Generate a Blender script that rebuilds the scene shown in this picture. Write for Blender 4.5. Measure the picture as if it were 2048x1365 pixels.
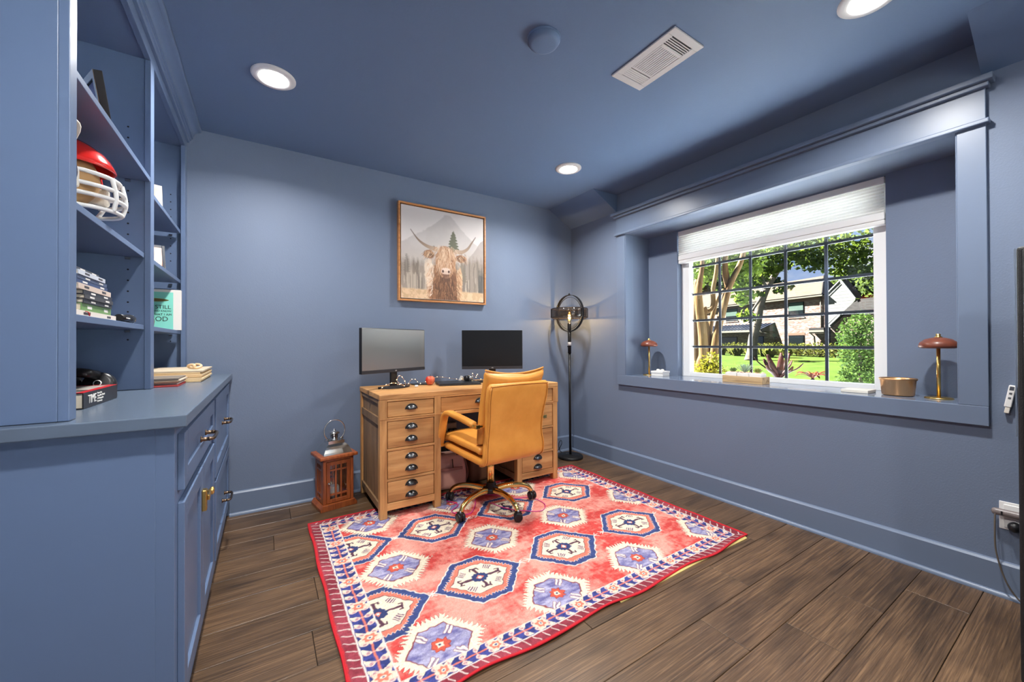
import bpy, bmesh, math, random
import numpy as np
from mathutils import Matrix, Vector, Euler
random.seed(7); RNG = np.random.default_rng(7)
S = bpy.context.scene
for o in list(bpy.data.objects): bpy.data.objects.remove(o, do_unlink=True)
COL = S.collection
pi = math.pi

# ------------------------------------------------------------------ camera
CAM_H = 1.1
F_PX, YAW, PIT, ROL = 779.0, 0.565908, 0.005598, -0.003806
fw = Vector((math.sin(YAW)*math.cos(PIT), math.cos(YAW)*math.cos(PIT), math.sin(PIT)))
rt = Vector((math.cos(YAW), -math.sin(YAW), 0)); up = rt.cross(fw)
r2 = math.cos(ROL)*rt + math.sin(ROL)*up; u2 = -math.sin(ROL)*rt + math.cos(ROL)*up
cd = bpy.data.cameras.new('camera'); cam = bpy.data.objects.new('camera', cd); COL.objects.link(cam)
cd.sensor_width = 36; cd.lens = 36*F_PX/2048; cd.clip_start = 0.02; cd.clip_end = 500
cam.matrix_world = Matrix(((r2.x, u2.x, -fw.x, 0), (r2.y, u2.y, -fw.y, 0), (r2.z, u2.z, -fw.z, CAM_H), (0, 0, 0, 1)))
S.camera = cam
def ray(px, py):
    return r2*((px-1024)/F_PX) - u2*((py-682.5)/F_PX) + fw

# ------------------------------------------------------------------ world, sun, exposure
S.view_settings.view_transform = 'Standard'; S.view_settings.look = 'None'
S.view_settings.gamma = 1; S.view_settings.use_curve_mapping = False
S.view_settings.exposure = 0.45
W = bpy.data.worlds.new('world'); S.world = W; W.use_nodes = True
nt = W.node_tree; nt.nodes.clear()
wo = nt.nodes.new('ShaderNodeOutputWorld'); bg = nt.nodes.new('ShaderNodeBackground')
SUN_EL, SUN_AZ = math.radians(43), Vector((-0.26, 0.965, 0)).normalized()
wt = nt.nodes.new('ShaderNodeTexCoord'); wsp = nt.nodes.new('ShaderNodeSeparateXYZ'); wr = nt.nodes.new('ShaderNodeValToRGB')
nt.links.new(wt.outputs['Generated'], wsp.inputs[0]); nt.links.new(wsp.outputs[2], wr.inputs[0])
we = wr.color_ramp.elements; we[0].position = 0.0; we[0].color = (0.42, 0.58, 0.94, 1); we[1].position = 0.6; we[1].color = (0.20, 0.34, 0.80, 1)
wn = nt.nodes.new('ShaderNodeTexNoise'); wn.inputs['Scale'].default_value = 3.5; wn.inputs['Detail'].default_value = 7; wm = nt.nodes.new('ShaderNodeMapping'); wm.inputs['Scale'].default_value = (1, 1, 2.2)
nt.links.new(wt.outputs['Generated'], wm.inputs['Vector']); nt.links.new(wm.outputs[0], wn.inputs['Vector'])
wc = nt.nodes.new('ShaderNodeValToRGB'); wc.color_ramp.elements[0].position = 0.50; wc.color_ramp.elements[1].position = 0.68; wx = nt.nodes.new('ShaderNodeMix'); wx.data_type = 'RGBA'
nt.links.new(wn.outputs[0], wc.inputs[0]); nt.links.new(wc.outputs[0], wx.inputs[0]); nt.links.new(wr.outputs[0], wx.inputs[6]); wx.inputs[7].default_value = (0.95, 0.96, 1.0, 1)
bg.inputs[1].default_value = 0.68
nt.links.new(wx.outputs[2], bg.inputs[0]); nt.links.new(bg.outputs[0], wo.inputs[0])
sl = bpy.data.lights.new('sun', 'SUN'); sl.energy = 132.0; sl.angle = 0.01; sl.color = (1, 0.97, 0.92)
sun = bpy.data.objects.new('sun', sl); COL.objects.link(sun)
sd = Vector((SUN_AZ.x*math.cos(SUN_EL), SUN_AZ.y*math.cos(SUN_EL), math.sin(SUN_EL)))
sun.rotation_euler = sd.to_track_quat('Z', 'Y').to_euler(); sun.location = (-20, 20, 30)
CAN_W = 20.5      # watts of each recessed ceiling lamp
BULB_W = 7.0

# ------------------------------------------------------------------ helpers
OFF = {}
class MB:
    def __init__(s): s.v = []; s.f = []; s.m = []; s.sm = []
    def add(s, vs, fs, mi=0, smooth=False):
        b = len(s.v); s.v += [tuple(p) for p in vs]
        for f in fs: s.f.append([b+i for i in f]); s.m.append(mi); s.sm.append(smooth)
        return s
    def box(s, x0, y0, z0, x1, y1, z1, mi=0, M=None):
        vs = [(x0,y0,z0),(x1,y0,z0),(x1,y1,z0),(x0,y1,z0),(x0,y0,z1),(x1,y0,z1),(x1,y1,z1),(x0,y1,z1)]
        if M is not None: vs = [M @ Vector(p) for p in vs]
        return s.add(vs, [(0,3,2,1),(4,5,6,7),(0,1,5,4),(1,2,6,5),(2,3,7,6),(3,0,4,7)], mi)
    def prism(s, pts, axis, lo, hi, mi=0, smooth=False):
        n = len(pts)
        def P(a, b, c): return {'x': (c,a,b), 'y': (a,c,b), 'z': (a,b,c)}[axis]
        vs = [P(a,b,lo) for a,b in pts] + [P(a,b,hi) for a,b in pts]
        s.add(vs, [[i, (i+1) % n, n+(i+1) % n, n+i] for i in range(n)], mi, smooth)
        k = len(s.v)-2*n
        s.f += [[k+i for i in range(n)][::-1], [k+n+i for i in range(n)]]; s.m += [mi]*2; s.sm += [False]*2
        return s
    def tube(s, pts, r, seg=8, closed=False, mi=0, flat=None, smooth=True):
        P = [Vector(p) for p in pts]; n = len(P)
        R = r if isinstance(r, (list, tuple)) else [r]*n
        T = []
        for i in range(n):
            a = P[(i-1) % n] if (closed or i > 0) else P[i]; b = P[(i+1) % n] if (closed or i < n-1) else P[i]
            t = (b-a); T.append(t.normalized() if t.length > 1e-9 else Vector((0,0,1)))
        ref = Vector((0,0,1)) if abs(T[0].z) < 0.9 else Vector((1,0,0))
        N = (ref - T[0]*ref.dot(T[0])).normalized(); vs = []
        for i in range(n):
            N = (N - T[i]*N.dot(T[i])).normalized(); B = T[i].cross(N)
            for k in range(seg):
                a = 2*pi*k/seg; c = math.cos(a)*R[i]*(flat or 1); d = math.sin(a)*R[i]
                vs.append(P[i] + N*c + B*d)
        fs = []
        for i in range(n if closed else n-1):
            j = (i+1) % n
            for k in range(seg):
                l = (k+1) % seg; fs.append((i*seg+k, i*seg+l, j*seg+l, j*seg+k))
        s.add(vs, fs, mi, smooth)
        if not closed:
            b = len(s.v)-n*seg
            s.f += [[b+k for k in range(seg)][::-1], [b+(n-1)*seg+k for k in range(seg)]]; s.m += [mi]*2; s.sm += [False]*2
        return s
    def lathe(s, prof, c=(0,0,0), seg=28, mi=0, M=None, smooth=True, cap=True):
        n = len(prof); vs = []
        for (r, z) in prof:
            for k in range(seg):
                a = 2*pi*k/seg; p = Vector((r*math.cos(a), r*math.sin(a), z))
                if M is not None: p = M @ p
                vs.append(p + Vector(c))
        fs = [(i*seg+k, i*seg+(k+1) % seg, (i+1)*seg+(k+1) % seg, (i+1)*seg+k) for i in range(n-1) for k in range(seg)]
        s.add(vs, fs, mi, smooth)
        b = len(s.v)-n*seg
        if cap:
            s.f += [[b+k for k in range(seg)][::-1], [b+(n-1)*seg+k for k in range(seg)]]; s.m += [mi]*2; s.sm += [False]*2
        return s
    def sphere(s, c, r, seg=16, rings=10, mi=0, lo=-pi/2, hi=pi/2, M=None):
        if not isinstance(r, (list, tuple)): r = (r,)*3
        vs = []
        for i in range(rings+1):
            t = lo+(hi-lo)*i/rings
            for k in range(seg):
                a = 2*pi*k/seg
                p = Vector((r[0]*math.cos(t)*math.cos(a), r[1]*math.cos(t)*math.sin(a), r[2]*math.sin(t)))
                if M is not None: p = M @ p
                vs.append(p + Vector(c))
        fs = [(i*seg+k, i*seg+(k+1) % seg, (i+1)*seg+(k+1) % seg, (i+1)*seg+k) for i in range(rings) for k in range(seg)]
        return s.add(vs, fs, mi, True)
    def loft(s, cen, wid, thk, seg=28, n=3.0, mi=0, dz=None):
        """superellipse sections across x, swept along (y,z) centres"""
        N = len(cen); vs = []
        for i, (y, z) in enumerate(cen):
            a = cen[max(i-1, 0)]; b = cen[min(i+1, N-1)]; ty, tz = b[0]-a[0], b[1]-a[1]
            L = math.hypot(ty, tz) or 1; ny, nz = -tz/L, ty/L
            for k in range(seg):
                t = 2*pi*k/seg; c, q = math.cos(t), math.sin(t)
                x = wid[i]*math.copysign(abs(c)**(2/n), c); d = thk[i]*math.copysign(abs(q)**(2/n), q)
                p = Vector((x, y+ny*d, z+nz*d))
                if dz: p = dz(p, i/(N-1))
                vs.append(p)
        fs = [(i*seg+k, i*seg+(k+1) % seg, (i+1)*seg+(k+1) % seg, (i+1)*seg+k) for i in range(N-1) for k in range(seg)]
        s.add(vs, fs, mi, True); b = len(s.v)-N*seg
        s.f += [[b+k for k in range(seg)][::-1], [b+(N-1)*seg+k for k in range(seg)]]; s.m += [mi]*2; s.sm += [True]*2
        return s
    def build(s, name, mats, parent=None, bevel=0, seg=2, local=False, world=False):
        me = bpy.data.meshes.new(name)
        off = Vector((0,0,0)) if (parent is None or local) else OFF.get(parent.name, Vector((0,0,0)))
        me.from_pydata([tuple(Vector(p)-off) for p in s.v], [], s.f)
        if not isinstance(mats, (list, tuple)): mats = [mats]
        for m in mats: me.materials.append(m)
        me.polygons.foreach_set('material_index', s.m); me.polygons.foreach_set('use_smooth', s.sm)
        bm = bmesh.new(); bm.from_mesh(me); bmesh.ops.recalc_face_normals(bm, faces=bm.faces); bm.to_mesh(me); bm.free()
        me.update()
        o = bpy.data.objects.new(name, me); COL.objects.link(o)
        if parent is not None: o.parent = parent; OFF[o.name] = off
        if bevel:
            b = o.modifiers.new('bevel', 'BEVEL'); b.width = bevel; b.segments = seg; b.limit_method = 'ANGLE'; b.angle_limit = 0.7
        return o
def tag(o, label=None, cat=None, group=None, kind=None):
    if label: o['label'] = label
    if cat: o['category'] = cat
    if group: o['group'] = group
    if kind: o['kind'] = kind
    return o
def thing(name, label, cat, loc=(0,0,0), rotz=0, group=None, local=False):
    o = bpy.data.objects.new(name, None); COL.objects.link(o); o.empty_display_size = 0.1
    o.location = loc; o.rotation_euler = (0, 0, rotz); tag(o, label, cat, group)
    OFF[o.name] = Vector((0,0,0)) if local else Vector(loc)
    return o
def struct(name):
    o = bpy.data.objects.new(name, None); COL.objects.link(o); o['kind'] = 'structure'; OFF[o.name] = Vector((0,0,0)); return o
def copy_tree(o, parent=None):
    c = o.copy(); COL.objects.link(c); c.parent = parent
    for ch in list(o.children): copy_tree(ch, c)
    return c
def text(name, body, size, mat, parent, M, ax='CENTER', sx=1.0, ex=0.0004):
    cu = bpy.data.curves.new(name, 'FONT'); cu.body = body; cu.size = size; cu.align_x = ax; cu.align_y = 'CENTER'; cu.extrude = ex
    t = bpy.data.objects.new(name, cu); COL.objects.link(t)
    dg = bpy.context.evaluated_depsgraph_get(); me = bpy.data.meshes.new_from_object(t.evaluated_get(dg))
    bpy.data.objects.remove(t); bpy.data.curves.remove(cu)
    me.transform(Matrix.Diagonal((sx, 1, 1, 1))); me.transform(M); me.name = name
    me.materials.clear(); me.materials.append(mat)
    o = bpy.data.objects.new(name, me); COL.objects.link(o); o.parent = parent; 
    off = OFF.get(parent.name, Vector((0,0,0))); me.transform(Matrix.Translation(-off)); OFF[o.name] = off
    return o
def basis(o, x, y, z):
    x, y, z = Vector(x).normalized(), Vector(y).normalized(), Vector(z).normalized()
    return Matrix(((x.x,y.x,z.x,o[0]),(x.y,y.y,z.y,o[1]),(x.z,y.z,z.z,o[2]),(0,0,0,1)))
def lin(c):
    return tuple(((v/255)/12.92 if v/255 <= 0.04045 else ((v/255+0.055)/1.055)**2.4) for v in c)
def smoothpath(pts, n=6, closed=False):
    P = [Vector(p) for p in pts]; out = []; N = len(P)
    for i in range(N if closed else N-1):
        p0 = P[(i-1) % N] if (closed or i) else P[0]; p1 = P[i]; p2 = P[(i+1) % N]; p3 = P[(i+2) % N] if (closed or i+2 < N) else P[-1]
        for k in range(n):
            t = k/n
            out.append(0.5*((2*p1)+(p2-p0)*t+(2*p0-5*p1+4*p2-p3)*t*t+(3*p1-p0-3*p2+p3)*t**3))
    if not closed: out.append(P[-1])
    return out

# ------------------------------------------------------------------ materials
def mat(name, col, rough=0.5, metal=0.0, bump=None, var=None, coat=0, spec=0.5, emit=None, trans=0, ior=1.45, sheen=0, stretch=(1,1,1)):
    m = bpy.data.materials.new(name); m.use_nodes = True; t = m.node_tree; b = t.nodes['Principled BSDF']
    b.inputs['Base Color'].default_value = (*col[:3], 1); b.inputs['Roughness'].default_value = rough
    b.inputs['Metallic'].default_value = metal; b.inputs['Specular IOR Level'].default_value = spec
    b.inputs['Coat Weight'].default_value = coat; b.inputs['Coat Roughness'].default_value = 0.15
    b.inputs['Transmission Weight'].default_value = trans; b.inputs['IOR'].default_value = ior; b.inputs['Sheen Weight'].default_value = sheen
    if emit: b.inputs['Emission Color'].default_value = (*emit[0], 1); b.inputs['Emission Strength'].default_value = emit[1]
    if bump or var:
        tc = t.nodes.new('ShaderNodeTexCoord'); mp = t.nodes.new('ShaderNodeMapping'); mp.inputs['Scale'].default_value = stretch
        t.links.new(tc.outputs['Object'], mp.inputs['Vector'])
    if var:   # (scale, second colour, detail)
        n = t.nodes.new('ShaderNodeTexNoise'); n.inputs['Scale'].default_value = var[0]; n.inputs['Detail'].default_value = var[2] if len(var) > 2 else 5
        n.inputs['Roughness'].default_value = 0.6
        r = t.nodes.new('ShaderNodeValToRGB'); r.color_ramp.elements[0].position = 0.35; r.color_ramp.elements[1].position = 0.65
        r.color_ramp.elements[0].color = (*col[:3], 1); r.color_ramp.elements[1].color = (*var[1], 1)
        t.links.new(mp.outputs[0], n.inputs['Vector']); t.links.new(n.outputs[0], r.inputs[0]); t.links.new(r.outputs[0], b.inputs['Base Color'])
    if bump:  # (scale, strength, distance)
        n = t.nodes.new('ShaderNodeTexNoise'); n.inputs['Scale'].default_value = bump[0]; n.inputs['Detail'].default_value = 3
        k = t.nodes.new('ShaderNodeBump'); k.inputs['Strength'].default_value = bump[1]; k.inputs['Distance'].default_value = bump[2] if len(bump) > 2 else 0.002
        t.links.new(mp.outputs[0], n.inputs['Vector']); t.links.new(n.outputs[0], k.inputs['Height']); t.links.new(k.outputs[0], b.inputs['Normal'])
    return m
def wood(name, c1, c2, c3, axis='x', scale=1.0, rough=0.45, randomise=0.0, knots=0.0, coat=0, bump=0.15, across=14, dist=0.8):
    m = bpy.data.materials.new(name); m.use_nodes = True; t = m.node_tree; b = t.nodes['Principled BSDF']; L = t.links.new
    b.inputs['Roughness'].default_value = rough; b.inputs['Coat Weight'].default_value = coat
    tc = t.nodes.new('ShaderNodeTexCoord'); mp = t.nodes.new('ShaderNodeMapping'); oi = t.nodes.new('ShaderNodeObjectInfo')
    st = {'x': (1.2, across, across), 'y': (across, 1.2, across), 'z': (across, across, 1.2)}[axis]
    mp.inputs['Scale'].default_value = tuple(scale*v for v in st)
    mu = t.nodes.new('ShaderNodeVectorMath'); mu.operation = 'SCALE'; mu.inputs[0].default_value = (3.1, 7.7, 5.3)
    L(oi.outputs['Random'], mu.inputs['Scale'])
    ad = t.nodes.new('ShaderNodeVectorMath'); ad.operation = 'ADD'
    L(tc.outputs['Object'], ad.inputs[0]); L(mu.outputs[0], ad.inputs[1]); L(ad.outputs[0], mp.inputs['Vector'])
    n = t.nodes.new('ShaderNodeTexNoise'); n.inputs['Scale'].default_value = 1.6; n.inputs['Detail'].default_value = 8; n.inputs['Roughness'].default_value = 0.65; n.inputs['Distortion'].default_value = dist
    L(mp.outputs[0], n.inputs['Vector'])
    r = t.nodes.new('ShaderNodeValToRGB'); e = r.color_ramp.elements; e[0].position = 0.3; e[1].position = 0.72
    e[0].color = (*c1, 1); e[1].color = (*c3, 1); k = e.new(0.5); k.color = (*c2, 1)
    L(n.outputs[0], r.inputs[0]); out = r.outputs[0]
    mp2 = t.nodes.new('ShaderNodeMapping'); mp2.inputs['Scale'].default_value = {'x': (0.35, 1, 1), 'y': (1, 0.35, 1), 'z': (1, 1, 0.35)}[axis]
    L(ad.outputs[0], mp2.inputs['Vector'])
    n2 = t.nodes.new('ShaderNodeTexNoise'); n2.inputs['Scale'].default_value = 7.0; n2.inputs['Detail'].default_value = 2
    L(mp2.outputs[0], n2.inputs['Vector'])
    if knots:
        r2_ = t.nodes.new('ShaderNodeValToRGB'); q = r2_.color_ramp.elements; q[0].position = 0.30; q[1].position = 0.52; q[0].color = (1-knots,)*3+(1,); q[1].color = (1,1,1,1)
        L(n2.outputs[0], r2_.inputs[0]); mx = t.nodes.new('ShaderNodeMix'); mx.data_type = 'RGBA'; mx.blend_type = 'MULTIPLY'; mx.inputs[0].default_value = 1
        L(out, mx.inputs[6]); L(r2_.outputs[0], mx.inputs[7]); out = mx.outputs[2]
    if randomise:
        mr = t.nodes.new('ShaderNodeMapRange'); mr.inputs['To Min'].default_value = 1-randomise; mr.inputs['To Max'].default_value = 1+randomise
        L(oi.outputs['Random'], mr.inputs['Value'])
        hs = t.nodes.new('ShaderNodeHueSaturation'); L(mr.outputs[0], hs.inputs['Value']); L(out, hs.inputs['Color']); out = hs.outputs[0]
    L(out, b.inputs['Base Color'])
    bp = t.nodes.new('ShaderNodeBump'); bp.inputs['Strength'].default_value = bump; bp.inputs['Distance'].default_value = 0.002
    L(n.outputs[0], bp.inputs['Height']); L(bp.outputs[0], b.inputs['Normal'])
    return m
def attr_mat(name, rough=0.8, bump=None, spec=0.3):
    m = bpy.data.materials.new(name); m.use_nodes = True; t = m.node_tree; b = t.nodes['Principled BSDF']
    a = t.nodes.new('ShaderNodeAttribute'); a.attribute_name = 'print'; t.links.new(a.outputs['Color'], b.inputs['Base Color'])
    b.inputs['Roughness'].default_value = rough; b.inputs['Specular IOR Level'].default_value = spec
    if bump:
        n = t.nodes.new('ShaderNodeTexNoise'); n.inputs['Scale'].default_value = bump[0]; tc = t.nodes.new('ShaderNodeTexCoord')
        k = t.nodes.new('ShaderNodeBump'); k.inputs['Strength'].default_value = bump[1]; k.inputs['Distance'].default_value = 0.003
        t.links.new(tc.outputs['Object'], n.inputs['Vector']); t.links.new(n.outputs[0], k.inputs['Height']); t.links.new(k.outputs[0], b.inputs['Normal'])
    return m
def glass(name, tint=(1,1,1), refl=0.08, rough=0.02):
    m = bpy.data.materials.new(name); m.use_nodes = True; t = m.node_tree; t.nodes.clear()
    o = t.nodes.new('ShaderNodeOutputMaterial'); mx = t.nodes.new('ShaderNodeMixShader'); tr = t.nodes.new('ShaderNodeBsdfTransparent'); gl = t.nodes.new('ShaderNodeBsdfGlossy')
    fr = t.nodes.new('ShaderNodeLayerWeight'); fr.inputs[0].default_value = 0.5; pw = t.nodes.new('ShaderNodeMath'); pw.operation = 'POWER'; pw.inputs[1].default_value = 5; ml = t.nodes.new('ShaderNodeMath'); ml.operation = 'MULTIPLY_ADD'; ml.inputs[1].default_value = 0.8; ml.inputs[2].default_value = refl
    tr.inputs[0].default_value = (*tint, 1); gl.inputs['Roughness'].default_value = rough
    t.links.new(fr.outputs['Facing'], pw.inputs[0]); t.links.new(pw.outputs[0], ml.inputs[0]); t.links.new(ml.outputs[0], mx.inputs[0]); t.links.new(tr.outputs[0], mx.inputs[1]); t.links.new(gl.outputs[0], mx.inputs[2]); t.links.new(mx.outputs[0], o.inputs[0])
    return m
WALL = (0.150, 0.190, 0.272)
M = {}
M['wall'] = mat('wall_paint', WALL, 0.55, bump=(140, 0.35, 0.0015), spec=0.35)
M['ceil'] = mat('ceiling_paint', (0.122, 0.184, 0.305), 0.6, bump=(110, 0.3, 0.0015), spec=0.3)
M['trim'] = mat('trim_paint', (0.145, 0.188, 0.272), 0.36, bump=(60, 0.05, 0.001), stretch=(1, .15, 1))
M['cab'] = mat('cabinet_paint', (0.110, 0.160, 0.268), 0.36, bump=(70, 0.12, 0.001), stretch=(1, 1, .12))
M['white'] = mat('white_plastic', (0.78, 0.78, 0.77), 0.4)
M['vinyl'] = mat('white_vinyl', (0.80, 0.80, 0.79), 0.35)
M['fabric_white'] = mat('shade_fabric', (0.84, 0.83, 0.80), 0.85)
M['bar'] = mat('grid_bar_grey', (0.030, 0.036, 0.050), 0.45)
M['black'] = mat('black_plastic', (0.010, 0.010, 0.012), 0.35)
M['blackmetal'] = mat('black_metal', (0.012, 0.011, 0.011), 0.38, metal=0.3)
M['screen'] = mat('dark_screen', (0.008, 0.009, 0.011), 0.35, spec=0.30)
M['screen_matte'] = mat('matte_screen', (0.02, 0.021, 0.022), 0.40, spec=1.0, ior=2.4)
M['bezel'] = mat('monitor_bezel', (0.045, 0.047, 0.055), 0.4, metal=0.5)
M['gold'] = mat('polished_gold', (0.83, 0.58, 0.20), 0.14, metal=1)
M['brass'] = mat('brushed_brass', (0.75, 0.50, 0.16), 0.28, metal=1)
M['bronze'] = mat('dark_bronze', (0.16, 0.11, 0.075), 0.3, metal=1)
M['copper'] = mat('brushed_copper', (0.86, 0.47, 0.22), 0.33, metal=1, bump=(90, 0.05, 0.001), stretch=(1, 1, 6))
M['steel'] = mat('polished_steel', (0.68, 0.68, 0.66), 0.16, metal=1)
M['pewter'] = mat('dark_pewter', (0.09, 0.095, 0.10), 0.28, metal=0.9)
M['leather'] = mat('tan_leather', (0.72, 0.31, 0.058), 0.40, var=(5, (0.60, 0.235, 0.035)), bump=(260, 0.12, 0.001), spec=0.45)
M['leather_dk'] = mat('leather_seam', (0.33, 0.125, 0.02), 0.5)
M['pine'] = wood('desk_pine', lin((160,108,60)), lin((194,142,86)), lin((214,166,108)), 'x', 0.9, 0.5, 0.07, 0.25)
M['pine_v'] = wood('desk_pine_upright', lin((160,108,60)), lin((194,142,86)), lin((214,166,108)), 'z', 0.9, 0.5, 0.07, 0.25)
M['pine_side'] = wood('desk_side_boards', lin((104,78,54)), lin((132,102,72)), lin((152,120,86)), 'z', 0.9, 0.55, 0.08, 0.3)
M['redwood'] = wood('lantern_wood', lin((110,50,20)), lin((150,74,30)), lin((176,98,46)), 'z', 2.0, 0.38, 0.08, 0.2, coat=0.3)
M['plank'] = wood('floor_oak', lin((56,41,28)), lin((90,68,48)), lin((128,100,72)), 'x', 1.9, 0.36, 0.14, 0.50, bump=0.12, across=58, dist=0.35)
M['subfloor'] = mat('floor_gap', (0.012, 0.008, 0.006), 0.8)
M['glass'] = glass('window_glass', (0.97, 0.985, 0.98), 0.05)
M['lglass'] = glass('lantern_glass', (0.92, 0.93, 0.92), 0.08)
M['lens'] = mat('lamp_lens', (0.9, 0.9, 0.9), 0.5, emit=((1, 0.97, 0.92), 45))
M['fairy'] = mat('fairy_bulb', (1, 0.8, 0.5), 0.4, emit=((1, 0.72, 0.34), 14))
M['filament'] = mat('bulb_filament', (1, 0.7, 0.3), 0.4, emit=((1, 0.62, 0.22), 30))
M['red'] = mat('helmet_red', (0.62, 0.018, 0.014), 0.18, coat=0.6)
M['navy'] = mat('navy_gloss', (0.012, 0.016, 0.045), 0.2, coat=0.5)
M['cream'] = mat('cream_plastic', (0.72, 0.68, 0.60), 0.45)
M['paper'] = mat('page_paper', (0.72, 0.64, 0.50), 0.85, bump=(300, 0.3, 0.001), stretch=(.1, .1, 1))
M['white_paper'] = mat('white_paper', (0.78, 0.76, 0.72), 0.7)

t_ = M['fabric_white'].node_tree; tl_ = t_.nodes.new('ShaderNodeBsdfTranslucent'); mx_ = t_.nodes.new('ShaderNodeMixShader'); mx_.inputs[0].default_value = .30; tl_.inputs[0].default_value = (.9, .9, .88, 1)
t_.links.new(t_.nodes['Principled BSDF'].outputs[0], mx_.inputs[1]); t_.links.new(tl_.outputs[0], mx_.inputs[2]); t_.links.new(mx_.outputs[0], t_.nodes['Material Output'].inputs[0])
# ------------------------------------------------------------------ room shell
XL, XW, YW, YR, ZC = -0.78, 2.70, 3.09, -1.90, 2.44
XN, YN0, YN1, ZN0, ZN1 = 2.996, 0.413, 2.356, 0.813, 2.06      # window alcove
# floor planks
fl = MB().box(XL-0.1, YR-0.1, -0.12, XW+0.1, YW+0.1, -0.006).build('floor', M['subfloor']); fl['kind'] = 'structure'
joints = {0: [2.40, 0.9], 1: [2.117, 1.725, -0.2], 2: [1.46, -0.1], 3: [1.845, 0.55], 4: [1.064, 2.3], 11: [0.043, 1.6], 10: [0.9, 2.4], 13: [0.14, 1.5], 12: [0.75, 2.2]}
y0 = 0.341 - 0.191*12
for i in range(28):
    a, b = y0+0.191*i, y0+0.191*(i+1); row = i-12
    a, b = max(a, YR), min(b, YW)
    if b-a < 0.01: continue
    js = joints.get(row) or [RNG.uniform(-0.5, 0.9), RNG.uniform(1.2, 2.5)]
    xs = sorted([XL]+[j for j in js if XL+0.1 < j < XW-0.1]+[XW])
    for x0, x1 in zip(xs, xs[1:]):
        MB().box(x0+0.0011, a+0.0011, -0.006, x1-0.0011, b-0.0011, 0.0).build('plank', M['plank'], fl, bevel=0.0012, seg=1)
def wallmesh(name, boxes, m=None):
    mb = MB()
    for q in boxes: mb.box(*q)
    o = mb.build(name, m or M['wall']); o['kind'] = 'structure'; return o
wallmesh('wall_back', [(XL-0.1, YW, 0, 3.13, YW+0.12, 2.6)])
wallmesh('wall_left', [(XL-0.1, YR, 0, XL, YW, 2.6)])
wallmesh('wall_right', [(XW, YR, 0, XW+0.08, YN0, ZC+.1), (XW, YN1, 0, XW+0.08, YW, ZC+.1), (XW, YN0, 0, XW+0.08, YN1, ZN0-0.02), (XW, YN0, ZN1, XW+0.08, YN1, ZC+.1)])
RD0, RD1, RDH = 0.10, 1.90, 2.15
wallmesh('wall_rear', [(XL-.1, YR-0.1, 0, RD0, YR, 2.6), (RD1, YR-0.1, 0, 3.1, YR, 2.6), (RD0, YR-0.1, RDH, RD1, YR, 2.6)])
ce = MB().box(XL-0.1, YR-0.1, ZC, XW+0.08, YW, ZC+0.16).build('ceiling', M['ceil']); ce['kind'] = 'structure'
for (a, b) in ((2.467, YW), (YR, 0.336)):
    MB().prism([(2.405, ZC+.001), (XW, ZC+.001), (XW, 2.287)], 'y', a, b).build('sloped_soffit', M['ceil'], ce)
WO0, WO1, WZ1 = 0.729, 2.061, 2.052      # window opening in alcove back wall
wallmesh('wall_alcove', [(XW+.08, YN1, ZN0-.1, XN+0.12, YN1+.06, ZN1+.06), (XW+.08, YN0-.06, ZN0-.1, XN+0.12, YN0, ZN1+.06), (XW+.08, YN0, ZN1, XN+.12, YN1, ZN1+.06),
    (XN, YN0, ZN0-.1, XN+.12, WO0, ZN1), (XN, WO1, ZN0-.1, XN+.12, YN1, ZN1), (XN, WO0, WZ1, XN+.12, WO1, ZN1), (XW+.08, YN0-.06, ZN0-.12, XN+.12, YN1+.06, ZN0-.022)])
# casing
tr = struct('trim_1')
JL, JR = 2.452, 0.322
def tb(n, *q, bv=0.002): return MB().box(*q).build(n, M['trim'], tr, bevel=bv)
tb('jamb_board', 2.678, YN1+.004, ZN0, XW, JL, 2.06); tb('jamb_board', 2.678, JR, ZN0, XW, YN0-.004, 2.06)
tb('apron_board', 2.676, JR, 0.727, XW, JL, ZN0-0.0005)
SILL = mat('sill_gloss_paint', (0.155, 0.198, 0.28), 0.16, coat=.4)
MB().box(2.684, YN0, ZN0-.022, XN, YN1, ZN0).build('sill_board', SILL, tr, bevel=.002); MB().box(XN, WO0, ZN0-.022, XN+.12, WO1, ZN0).build('sill_board', SILL, tr, bevel=.002)
tb('liner_strip', 2.684, YN1-.001, ZN0, XW+.082, YN1+.004, ZN1); tb('liner_strip', 2.684, YN0-.004, ZN0, XW+.082, YN0+.001, ZN1)
tb('fillet_strip', 2.655, JR-.012, 2.058, XW, JL+.014, 2.078, bv=.004)
tb('header_board', 2.674, JR, 2.078, XW, JL, 2.216)
tb('crown_strip', 2.652, JR-.012, 2.216, XW, JL+.016, 2.236, bv=.004); tb('crown_strip', 2.632, JR-.026, 2.236, XW, JL+.034, 2.262, bv=.004)
# baseboards
def base(name, horizontal, a, b, c, sgn):
    o = struct(name); H = 0.150; pf = [(0,0),(0.018,0),(0.018,H-0.012),(0.010,H-0.003),(0,H)]; q = [(0.018,0)]+[(0.018+0.016*math.cos(t), 0.019*math.sin(t)) for t in [k*pi/12 for k in range(7)]]
    for nm, p in (('board', pf), ('quarter_round', q)):
        pts = [(c+sgn*u, v) for u, v in p]
        MB().prism(pts, 'x' if horizontal else 'y', a, b).build(nm, M['trim'], o)
base('baseboard_back', True, -0.19, XW, YW, -1); base('baseboard_right', False, YR, YW-0.036, XW, -1)
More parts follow.
